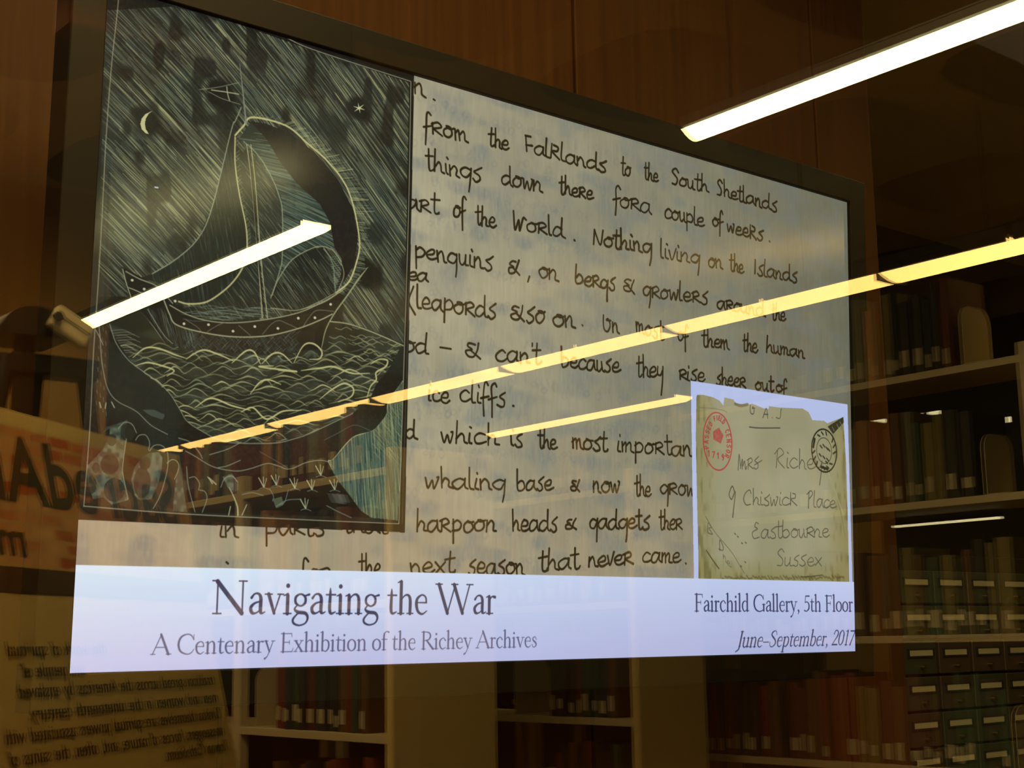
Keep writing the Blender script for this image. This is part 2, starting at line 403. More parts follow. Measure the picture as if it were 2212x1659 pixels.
hatch(330, STRIP, 400, 560, 320, 690, lambda x, y: 1.35, (15, 45), (.7, 1.4), GREY, (.3, .8))
MID = wc([(550, 330), (585, 385), (606, 420), (610, 500), (606, 600), (584, 645), (590, 665), (575, 680), (560, 500)])
fill(MID, (40, 46, 40), .9)
hatch(230, MID, 545, 612, 330, 680, lambda x, y: 1.3, (12, 40), (.7, 1.4), GREY, (.3, .8))
LOOP = wc([(584, 643), (601, 602), (630, 561), (671, 537), (698, 534), (718, 580), (722, 632), (679, 656), (639, 668), (590, 664)])
fill(LOOP, (28, 34, 30), .95)
hatch(190, LOOP, 580, 722, 535, 665, lambda x, y: 1.35, (15, 60), (.7, 1.4), GREY, (.3, .85))
fill(mS, (30, 30, 27))
fill(mS * (cloud(4, 31) > .6), (52, 50, 50), .25)
fill(mH, (26, 28, 26))
HB = wc([(305, 660), (355, 650), (380, 702), (434, 718), (508, 729), (576, 726), (644, 710), (700, 692), (696, 750), (600, 765), (400, 765), (360, 740)])
hatch(170, HB, 310, 420, 660, 750, lambda x, y: 3.5, (14, 40), (.6, 1.1), BLU, (.3, .7), .5)
hatch(260, HB, 390, 640, 720, 765, lambda x, y: -1.0, (8, 20), (.6, 1.0), BLU, (.25, .6))
hatch(220, HB, 390, 640, 712, 765, lambda x, y: 1.1, (8, 20), (.6, 1.0), BLU, (.25, .6))
for _ in range(40):
    x, y = rnd.uniform(390, 560), rnd.uniform(662, 690)
    ps([(x, y), (x + 25, y + rnd.uniform(-5, 6)), (x + 50, y + 4)], 1.3, (120, 134, 112), .6)
Lc = (150, 152, 116); Yc = (196, 190, 130)
def lines(lst, w, col, al=.95):
    for l in lst: ps(l, w, col, al, clip=WCs)
# halo of rays outside the big sail
for i in range(150):
    t = i / 150
    arc = smooth([(545, 253), (617, 271), (663, 309), (706, 347), (744, 396), (764, 450), (776, 524), (769, 567), (753, 608), (725, 632)], 20)
    p = arc[int(t * (len(arc) - 1))]; q = arc[min(int(t * (len(arc) - 1)) + 1, len(arc) - 1)]
    d = q - p; nn = np.hypot(*d) + 1e-6; nx, ny = d[1] / nn, -d[0] / nn
    L = rnd.uniform(14, 44) * (1.0 if t < .6 else .55)
    ps([(p[0], p[1]), (p[0] + nx * L + 2, p[1] + ny * L * .3 + 2)], rnd.uniform(1.0, 1.9), rnd.choice([(150, 162, 122), (120, 140, 118), (180, 182, 128)]), rnd.uniform(.3, .75), False, WCs)
lines([[(507, 292), (525, 272), (545, 253), (617, 271), (663, 309), (706, 347), (744, 396), (764, 450), (776, 524), (769, 567), (753, 608), (725, 632)]], 3.6, Yc)
lines([[(725, 632), (679, 656), (639, 670), (584, 665)], [(745, 622), (700, 652), (650, 668)]], 1.8, Lc)
lines([[(507, 296), (507, 353), (516, 418), (530, 486), (533, 529), (530, 560), (515, 592), (488, 623), (447, 651), (407, 656), (385, 651)]], 3.4, (186, 180, 124))
for i in range(46):
    t = i / 46; arc = smooth([(507, 300), (516, 418), (530, 486), (533, 529), (515, 590)], 16); p = arc[int(t * (len(arc) - 1))]
    ps([(p[0], p[1]), (p[0] + 7, p[1] - 6)], 1.1, Lc, .6, False)
lines([[(520, 232), (507, 262), (499, 280), (458, 445), (428, 513), (380, 559), (328, 591)]], 2.3, (140, 146, 120))
lines([[(568, 350), (587, 385), (601, 420), (609, 458), (609, 551), (603, 586), (587, 637)], [(525, 305), (548, 325), (568, 350)]], 2.4, (128, 142, 112))
lines([[(584, 643), (601, 602), (630, 561), (671, 537), (696, 532), (720, 542), (736, 567), (742, 594), (731, 624)]], 1.9, Lc)
lines([[(698, 537), (712, 556), (720, 580), (724, 632)]], 1.8, (124, 140, 116))
for i in range(16): ps([(712 + i * .7, 556 + i * 5), (732 + i * .3, 552 + i * 5)], 1.2, BLU[2], .6, False)
# mast, masthead, pennant
ps([(517, 138), (524, 200), (531, 268)], [1.4, 3.0, 4.4], (128, 130, 112), .95)
lines([[(532, 312), (541, 380), (552, 500), (566, 686)], [(541, 312), (551, 400), (563, 560), (577, 686)]], 2.2, (166, 164, 118))
ps([(538, 330), (549, 450), (560, 580), (571, 684)], 3.0, (22, 24, 22), .9)
lines([[(456, 194), (485, 198), (515, 203)], [(489, 187), (491, 203), (495, 217)]], 2.4, (170, 168, 128))
lines([[(430, 193), (470, 188), (515, 178)], [(450, 198), (480, 213), (518, 225)]], 1.4, (140, 142, 116))
# moon and star
M1 = wc([(328, 239), (313, 246), (305, 256), (302, 267), (305, 279), (313, 287), (321, 289), (314, 279), (312, 267), (314, 256), (320, 246)])
fill(M1, (200, 194, 138))
for a in range(3):
    an = a * math.pi / 3 + .35; dx, dy = math.cos(an) * 13, math.sin(an) * 11
    ps([(775 - dx, 233 - dy), (775, 233), (775 + dx, 233 + dy)], [.6, 3.2, .6], (205, 200, 150), 1, False)
ps([(334, 404), (340, 405)], 3.2, (190, 210, 235), .95, False)
# hull
lines([[(366, 659), (401, 678), (445, 692), (502, 697), (573, 690), (644, 675), (698, 651), (739, 627)], [(264, 581), (272, 612), (283, 645)], [(271, 586), (300, 602), (339, 619), (372, 655)], [(277, 621), (292, 627), (320, 640), (330, 650)]], 2.4, Lc)
lines([[(353, 648), (366, 680), (380, 701), (434, 717), (502, 727), (576, 725), (644, 709), (693, 690), (717, 678)]], 2.9, (160, 158, 120))
ps([(794, 577), (774, 602), (748, 640), (722, 676), (703, 712), (694, 751)], [1.2, 4, 3.4, 3, 2.4, 1.8], (150, 156, 112), .95)
for x, y in [(643, 687), (679, 686), (713, 657), (599, 709), (549, 705), (502, 715), (449, 701), (396, 699), (284, 605), (310, 624), (377, 650)]:
    ps([(x, y), (x + 1, y)], 5.4, (196, 194, 160), 1, False)
lines([[(400, 690), (425, 706), (434, 716)], [(447, 716), (470, 702), (486, 696)], [(515, 703), (540, 724)], [(566, 722), (585, 700), (602, 692), (618, 698), (640, 708)], [(655, 703), (668, 684), (684, 670), (720, 672)]], 1.6, (110, 112, 96), .9)
lines([[(302, 672), (330, 705), (357, 744)], [(318, 668), (352, 722), (372, 742)]], 1.9, (132, 134, 110), .9)
# the sea
fill(mSea, (36, 39, 31), .9)
fill(mSea * np.clip((cloud(34, 24, 1.5, .7) - .45) * 3, 0, 1), (64, 72, 56), .5)
for row in range(20):
    y = 752 + row * 10.8
    x = 215 + rnd.uniform(0, 40)
    while x < 866:
        L = rnd.uniform(38, 92); A = rnd.uniform(5, 12)
        yy = y + (x - 560) * (-.0 if row > 6 else .02) + rnd.uniform(-3, 3)
        pts = [(x, yy + A * .5), (x + L * .22, yy - A * .1), (x + L * .45, yy - A * .9), (x + L * .68, yy - A * .4), (x + L * .86, yy + A * .45), (x + L, yy + A * .6)]
        c = rnd.choice([(176, 172, 118), (150, 154, 112), (120, 130, 98), (190, 184, 126)])
        ps(pts, [.6, rnd.uniform(1.4, 2.8), rnd.uniform(2.2, 4.2), 2.2, 1.4, .6], c, rnd.uniform(.4, .95), clip=mSea)
        for k_ in range(rnd.randrange(2, 6)):
            xx = x + rnd.uniform(.25, .8) * L; y2 = yy + rnd.uniform(0, A)
            ps([(xx, y2), (xx + rnd.uniform(8, 18), y2 + rnd.uniform(-2, 4))], .9, (108, 122, 98), .5, False, mSea)
        x += L * rnd.uniform(.75, 1.15)
mUp = wc([(712, 694), (780, 708), (868, 745), (840, 790), (700, 770), (694, 752)])
for i in range(34):
    x, y = rnd.uniform(700, 850), rnd.uniform(702, 790)
    ps([(x, y), (x + 12, y + 4), (x + 24, y - 1), (x + 36, y + 5)], 1.5, rnd.choice([(130, 138, 106), (160, 160, 114)]), .75, clip=mUp)
lines([[(712, 694), (745, 698), (780, 708), (830, 728), (872, 747)]], 2.6, (158, 160, 116))
CREST = [[(286, 772), (312, 752), (340, 752), (375, 765), (402, 774)], [(402, 774), (436, 756), (468, 764), (505, 780)], [(500, 784), (530, 758), (548, 760), (562, 786)], [(565, 785), (588, 764), (608, 764), (630, 784)],
 [(634, 783), (655, 746), (676, 742), (694, 758), (690, 774), (668, 776)], [(650, 800), (690, 795), (720, 792), (760, 806), (798, 806)], [(800, 786), (818, 776), (836, 778), (832, 792), (812, 804), (812, 820), (800, 834), (792, 858)],
 [(290, 790), (318, 783), (350, 790), (375, 800), (360, 812)], [(520, 890), (545, 880), (575, 905), (610, 888), (650, 886)], [(600, 800), (640, 802), (560, 792), (590, 790)],
 [(690, 862), (715, 842), (742, 828), (762, 838), (758, 856), (730, 868)], [(540, 850), (560, 826), (580, 820), (606, 830)], [(420, 880), (455, 860), (500, 876), (540, 886)]]
for c in CREST: ps(c, [1.4, 3.4, 3.8, 3.4, 1.6], (188, 184, 126), .95, clip=WCs)
for c in CREST[2:5]:
    cx_, cy_ = np.mean(c, axis=0); ps([(cx_ - 8, cy_ + 6), (cx_ + 4, cy_ - 2), (cx_ + 10, cy_ + 6)], 7, (106, 124, 106), .45, soft=4)
# currents and shore below
lines([[(206, 672), (214, 715), (217, 760), (222, 800), (232, 840), (252, 866), (293, 888), (325, 918), (361, 938)], [(236, 700), (250, 741), (277, 778), (308, 802), (340, 825), (366, 850), (388, 885), (407, 913), (461, 946)],
 [(206, 713), (214, 728), (222, 745)], [(400, 974), (420, 985), (460, 1008), (508, 1017), (540, 1012), (576, 1001), (600, 1006), (625, 1013), (660, 999), (690, 994), (709, 997)],
 [(461, 946), (500, 956), (590, 957), (640, 946), (671, 935), (720, 912), (761, 893)], [(385, 946), (410, 955), (430, 978), (436, 990)], [(452, 982), (490, 970), (520, 955)], [(470, 1010), (490, 1006), (518, 994)]], 2.0, (134, 138, 112), .9)
lines([[(700, 950), (730, 935), (765, 918), (800, 930)], [(560, 975), (600, 998), (620, 1010)]], 1.6, (84, 92, 80), .8)
lines([[(872, 820), (839, 867), (834, 896), (807, 929), (761, 945), (720, 991), (709, 997), (728, 1035), (753, 1067), (780, 1103), (801, 1113)]], 2.2, (170, 174, 122), .95)
fill(mSand, (72, 86, 68), .9)
fill(mSand * np.clip((cloud(50, 25) - .4) * 3, 0, 1), (34, 66, 68), .7)
hatch(620, mSand, 700, 872, 815, 1100, lambda x, y: 14.0, (20, 110), (.7, 1.5), [(150, 158, 110), (118, 136, 104), (90, 116, 98), (176, 176, 118)], (.3, .8), 3)
hatch(130, mSand, 800, 872, 820, 980, lambda x, y: 1.2, (16, 40), (.8, 1.4), [(150, 158, 110)], (.3, .6))
DEEP = wc([(400, 1060), (520, 1030), (709, 1000), (728, 1035), (753, 1067), (780, 1103), (801, 1118), (400, 1106)])
fill(DEEP, (12, 17, 18), .75)
for x, y in [(567, 1042), (594, 1037), (634, 1044), (671, 1047), (720, 1047), (690, 1016), (657, 1088)]:
    ps([(x - 9, y - 10), (x + 2, y + 10)], 2.4, (172, 176, 132), .95, False); ps([(x + 1, y - 12), (x + 2, y + 10)], 2.0, (172, 176, 132), .9, False)
    ps([(x + 8, y - 9), (x + 3, y + 10)], 2.0, (150, 160, 126), .9, False); ps([(x - 8, y + 14), (x + 2, y + 11), (x + 14, y + 15)], 1.6, (120, 132, 112), .8)
for l in [[(582, 1056), (590, 1072), (588, 1082)], [(595, 1094), (620, 1080), (650, 1078)], [(705, 1092), (730, 1105), (758, 1118)], [(522, 1068), (545, 1064), (568, 1070)], [(622, 1058), (614, 1084), (604, 1090)]]:
    ps(l, 2.0, (110, 130, 116), .8)
fill(wc([(588, 1078), (608, 1072), (612, 1090), (596, 1098)]), (110, 126, 92), .6)
for i in range(20): ps([(706 + i * 1.5, 1066 + (i % 7) * 3), (736 + i, 1070 + (i % 7) * 3)], 1.3, (110, 110, 98), .6, False)
# pale forms at the lower left with dark rounds
PALE = [[(256, 914), (275, 906), (268, 934), (272, 948), (272, 946), (266, 990), (264, 1020), (272, 1060), (276, 1080), (240, 1090), (222, 1074), (200, 1078), (188, 1040), (186, 1006), (208, 985), (222, 968), (236, 940), (236, 925), (222, 935), (228, 922)],
 [(342, 976), (350, 988), (348, 1015), (340, 1048), (326, 1078), (300, 1080), (290, 1070), (282, 1036), (290, 1008), (304, 990), (320, 978)],
 [(388, 1000), (392, 1020), (396, 1062), (404, 1106), (372, 1104), (376, 1060), (380, 1028)], [(480, 1030), (500, 1022), (514, 1040), (514, 1058), (500, 1066), (490, 1052)]]
tex = .45 + .55 * np.clip((cloud(9, 26) - .3) * 2, 0, 1)
for P_ in PALE: fill(wc(P_) * tex, (112, 130, 108), .7)
for x, y, rx, ry in [(275, 934, 16, 19), (240, 950, 11, 13), (236, 1003, 20, 22), (246, 1058, 23, 26), (312, 1000, 12, 15), (306, 1042, 18, 34), (198, 1046, 9, 20), (206, 1010, 8, 12)]:
    pp = [(x + rx * math.cos(a), y + ry * math.sin(a)) for a in np.linspace(0, 2 * math.pi, 20)]
    fill(wc(pp) * (.75 + .25 * cloud(8, 27)), (38, 42, 36), .92)
lines([[(255, 925), (268, 912), (284, 916), (294, 935)], [(292, 950), (300, 940), (314, 940), (322, 955), (320, 972)], [(322, 974), (332, 962), (348, 962), (360, 975), (362, 1000), (357, 1030), (345, 1070), (330, 1098)],
 [(360, 1000), (372, 992), (384, 1000), (384, 1015), (376, 1035)], [(408, 1032), (420, 1030), (430, 1044), (428, 1058)], [(430, 1058), (442, 1062), (446, 1078), (436, 1106)], [(476, 1052), (484, 1034), (500, 1028), (512, 1040)],
 [(272, 948), (266, 990), (264, 1020), (272, 1060), (276, 1078)], [(402, 1008), (406, 1050), (420, 1105)]], 1.9, (142, 148, 118), .85)
ps([(494, 1052), (505, 1075), (512, 1095), (513, 1112)], [1.5, 3.2, 4, 4.5], (158, 164, 122), .9)
for a, b in [((497, 1094), (493, 1112)), ((532, 1090), (522, 1112)), ((451, 1032), (466, 1046)), ((448, 1030), (458, 1044)), ((214, 869), (217, 880)), ((228, 870), (226, 882)), ((240, 868), (246, 880))]: ps([a, b], 2.6, (170, 174, 130), .85, False)
for i in range(26): ps([(207 + (i * 7) % 22, 690 + i * 8), (208 + (i * 7) % 22, 698 + i * 8)], 1.6, (120, 126, 112), .6, False)
for i in range(14): ps([(232 + i * 2, 715 + (i * 11) % 50), (262 + i * 2, 712 + (i * 11) % 50), (280 + i * 2, 718 + (i * 11) % 50)], 1.5, (130, 136, 112), .6, clip=mSea)
fill(wc([(306, 885), (330, 884), (356, 896), (350, 906), (325, 898)]), (96, 108, 94), .5)
# engraved border line and dark margin
DARK = (26, 26, 22)
for poly in [[(222, -40), (893, 162), (892, 172), (500, 43), (374, 8), (225, -30)], [(884, 165), (894, 163), (874, 1150), (863, 1150)], [(160, 1122), (873, 1149), (873, 1133), (400, 1113), (175, 1097)]]: fill(wc(poly), DARK, .95)
lines([[(256, -22), (252, 30), (240, 140), (228, 300), (217, 513), (207, 672), (201, 760), (193, 924), (180, 1093)], [(180, 1093), (400, 1110), (671, 1123), (861, 1131)], [(887, 176), (882, 450), (873, 750), (861, 1131)], [(374, 10), (500, 44), (600, 73), (674, 106), (886, 175)]], 1.9, (158, 152, 122), .9)
lines([[(893, 168), (888, 450), (879, 750), (868, 1131)]], 1.1, (110, 108, 86), .7)

# --- 4 the envelope on its pale mount
fill(pmask([(1492, 822), (1831, 873), (1842, 1262), (1499, 1255)]), (186, 198, 240))
E = [(1504.5, 855), (1507, 852.5), (1519, 852.5), (1541, 858), (1554.6, 865), (1562.7, 876), (1564.5, 858), (1584, 862.5), (1590, 870.7), (1614, 874), (1625, 871.5), (1649.5, 881.5), (1660.4, 883), (1661, 877), (1684.8, 880), (1733.6, 882), (1747, 889.7), (1755, 907), (1780, 908.6), (1788, 914), (1821.8, 900.5), (1823.5, 926), (1828, 1000), (1831, 1100), (1833.6, 1200), (1835, 1262), (1509, 1255), (1508.5, 1200), (1504, 1000), (1503, 940)]
mE = pmask(E)
fill(mE, (154, 151, 119))
fill(mE * np.clip((cloud(120, 41) - .35) * 2, 0, 1), (174, 170, 140), .5)
eu = rect([(1504, 1000), (1830, 1000), (1600, 1250), (1600, 860)])
edge = np.clip(1 - (GX - eu[0][0]) / 90, 0, 1) + np.clip(1 - (eu[1][0] - GX) / 110, 0, 1) + np.clip(1 - (SH * .853 - GY) / 70, 0, 1)
fill(mE * np.clip(edge, 0, 1), (138, 130, 78), .7)
fill(mE * np.clip((cloud(16, 42, .7, 2) - .55) * 3, 0, 1) * np.clip(edge, 0, 1), (96, 92, 52), .6)
for l in [[(1510, 880), (1540, 882), (1562, 886), (1570, 890)], [(1790, 1010), (1800, 1050), (1815, 1100), (1826, 1160)], [(1516, 1030), (1517, 1062)]]: ps(l, 1.5, (110, 106, 70), .6)
ps([(1786, 1000), (1800, 1050), (1822, 1110)], 3, (190, 184, 130), .4, soft=2)
pc = (78, 76, 62)
ps([(1588, 872), (1600, 876), (1615, 873)], 5, (104, 100, 70), .8, soft=1.5)
ps([(1619, 922), (1640, 924), (1685, 924)], 2.2, (72, 72, 64), .9)
write('O', 1620, 893, 1632, 894, 12, 2, pc, .85); write('A', 1648, 902, 1662, 903, 14, 2, pc, .85); write('.', 1667, 902, 1672, 902, 8, 2, pc, .85); write('J', 1676, 900, 1690, 900, 12, 2, pc, .85)
write('Mrs', 1594, 1013, 1640, 1012, 20, 2.0, pc, .8); ps([(1630, 1004), (1646, 994)], 1.8, pc, .8)
write('Richey', 1674, 1009, 1778, 1014, 20, 2.0, pc, .8)
write('9', 1572, 1095, 1590, 1095, 26, 2.3, pc, .9)
write('Chiswick', 1604, 1090, 1724, 1092, 17, 2.1, pc, .85); write('Place', 1744, 1094, 1806, 1097, 17, 2.1, pc, .8)
write('Eastbourne', 1624, 1162, 1792, 1160, 18, 2.0, pc, .82)
write('Sussex', 1678, 1222, 1776, 1222, 18, 2.0, pc, .75); ps([(1730, 1246), (1752, 1245), (1776, 1242)], 2, (70, 70, 50), .8)
for x, y in [(1587, 1152), (1593, 1158), (1602, 1172), (1610, 1171), (1600, 1222), (1609, 1213)]: ps([(x, y), (x + 2, y + 2)], 2.4, pc, .8, False)
ps([(1524, 1115), (1545, 1150), (1580, 1192), (1600, 1225), (1608, 1238)], 1.4, (96, 94, 70), .8)
ps([(1526, 1189), (1540, 1210), (1553, 1228)], 2.6, (84, 80, 40), .9)
write('B', 1526, 1148, 1540, 1160, 14, 1.8, pc, .7); write('D', 1552, 1186, 1564, 1196, 14, 1.8, pc, .8); write('ne', 1562, 1206, 1578, 1226, 9, 1.5, pc, .6)
for i in range(40):
    x = 1560 + i * 6.6; ps([(x, 1246 + rnd.uniform(-3, 4)), (x + 5, 1250 + rnd.uniform(-3, 2))], 3, (70, 66, 34), .5, False, mE, 2)
# block capitals for the hand stamps
CAP = {'P': ['0,0 0,1 .55,1 .6,.75 .5,.5 0,.5'], 'A': ['0,0 .32,1 .65,0', '.12,.35 .52,.35'], 'S': ['.58,.85 .3,1 .05,.8 .15,.55 .5,.45 .6,.2 .3,0 0,.12'], 'E': ['.55,1 0,1 0,0 .55,0', '0,.5 .45,.5'],
 'D': ['0,0 0,1 .35,1 .62,.7 .62,.3 .35,0 0,0'], 'F': ['.55,1 0,1 0,0', '0,.5 .45,.5'], 'I': ['.3,0 .3,1'], 'L': ['0,1 0,0 .55,0'], 'C': ['.6,.85 .35,1 .05,.75 .05,.25 .35,0 .6,.15'], 'N': ['0,0 0,1 .6,0 .6,1'],
 'O': ['.3,1 .02,.75 .02,.25 .3,0 .6,.25 .6,.75 .3,1'], 'R': ['0,0 0,1 .55,1 .6,.75 .5,.5 0,.5', '.3,.5 .62,0'], '1': ['.1,.8 .35,1 .35,0'], '7': ['0,1 .6,1 .2,0'], '9': ['.55,.6 .3,.45 .05,.7 .3,1 .55,.7 .5,.2 .3,0'], ' ': []}
def arc_text(txt, cx_, cy_, rx, ry, a0, a1, h, col, w):
    for i, c in enumerate(txt):
        a = a0 + (a1 - a0) * i / max(len(txt) - 1, 1)
        ox, oy = cx_ + rx * math.cos(a), cy_ - ry * math.sin(a)
        ux, uy = math.sin(a), math.cos(a)
        for s_ in CAP[c]:
            pts = []
            for q in s_.split():
                gx, gy = map(float, q.split(',')); gx = (gx - .3) * h * .95; gy = (gy - .5) * h
                pts.append((ox + gx * ux * rx / ry * 1.1 + gy * math.cos(a), oy + gx * uy - gy * math.sin(a)))
            ps(pts, w, col, .9, False)
RED = (176, 62, 60)
ell = [(1550 + 31 * math.cos(a), 953 - 62 * math.sin(a) + 6 * math.cos(a)) for a in np.linspace(0, 2 * math.pi, 40)]
ps(ell, 2.6, RED, .92)
arc_text('PASSED', 1549, 955, 23.5, 49, math.pi * 1.07, math.pi * .70, 9, RED, 1.9)
arc_text('FIELD', 1550, 953, 23.5, 51, math.pi * .585, math.pi * .31, 9, RED, 1.9)
arc_text('CENSOR', 1551, 957, 23.5, 49, math.pi * .18, -math.pi * .19, 9, RED, 1.9)
for i, c in enumerate('1719'):
    for s_ in CAP[c]: ps([(1529 + i * 10 + float(q.split(',')[0]) * 7.5, 985 + i * 2.6 - float(q.split(',')[1]) * 12) for q in s_.split()], 2.4, RED, .9, False)
fill(pmask([(1540, 932), (1553, 923), (1563, 940), (1557, 958), (1541, 949)]) * (.6 + .4 * cloud(4, 43)), RED, .85)
BK = (34, 36, 22)
for r, w_, al in [(1.0, 2.8, .92), (.60, 1.5, .7)]:
    ps([(1780.5 + 27 * r * math.cos(a), 973 - 46 * r * math.sin(a) + 5 * r * math.cos(a)) for a in np.linspace(0, 2 * math.pi, 40)], w_, BK, al)
for a in np.linspace(.2, 6.1, 17):
    if int(a * 10) % 3: ps([(1780.5 + 20 * math.cos(a), 973 - 35 * math.sin(a)), (1780.5 + 25 * math.cos(a + .12), 973 - 41 * math.sin(a + .12))], 3.2, BK, .8, False)
for x, y in [(1772, 962), (1785, 966), (1789, 969), (1770, 980), (1778, 985), (1786, 990), (1784, 996), (1778, 960)]: ps([(x, y), (x + 4, y + 5)], 3, BK, .75, False)
ps([(1760, 948), (1757, 965)], 5, BK, .9, False); ps([(1774, 1008), (1788, 1013)], 4.5, BK, .9, False)
fill(pmask([(1788, 921), (1822, 900), (1823, 912), (1800, 937)]), BK, .8)
for p_ in [(1798, 922), (1808, 916), (1815, 911)]: ps([p_, (p_[0] + 4, p_[1] + 8)], 2, (130, 126, 90), .8, False)

# --- 5 the white caption band
BAND = rect([(155, 1221), (600, 1228), (1100, 1237.5), (1600, 1250), (1847, 1260.5)])
by = float(np.mean(BAND[:, 1]))
mB = np.clip(GY - by + .5, 0, 1)
c0, c1, c2, c3 = np.array([226, 243, 255.]), np.array([206, 206, 244.]), np.array([198, 210, 247.]), np.array([182, 188, 230.])
v = np.clip((GY - by) / (SH - by), 0, 1)[..., None]; u_ = np.clip((U * 1.25) ** .8, 0, 1)[..., None]
band = (c0 * (1 - v) + c1 * v) * (1 - u_) + (c2 * (1 - v) + c3 * v) * u_
S += (band.astype(np.float32) / 255 * (0.985 + .03 * cloud(300, 51))[..., None] - S) * mB[..., None]

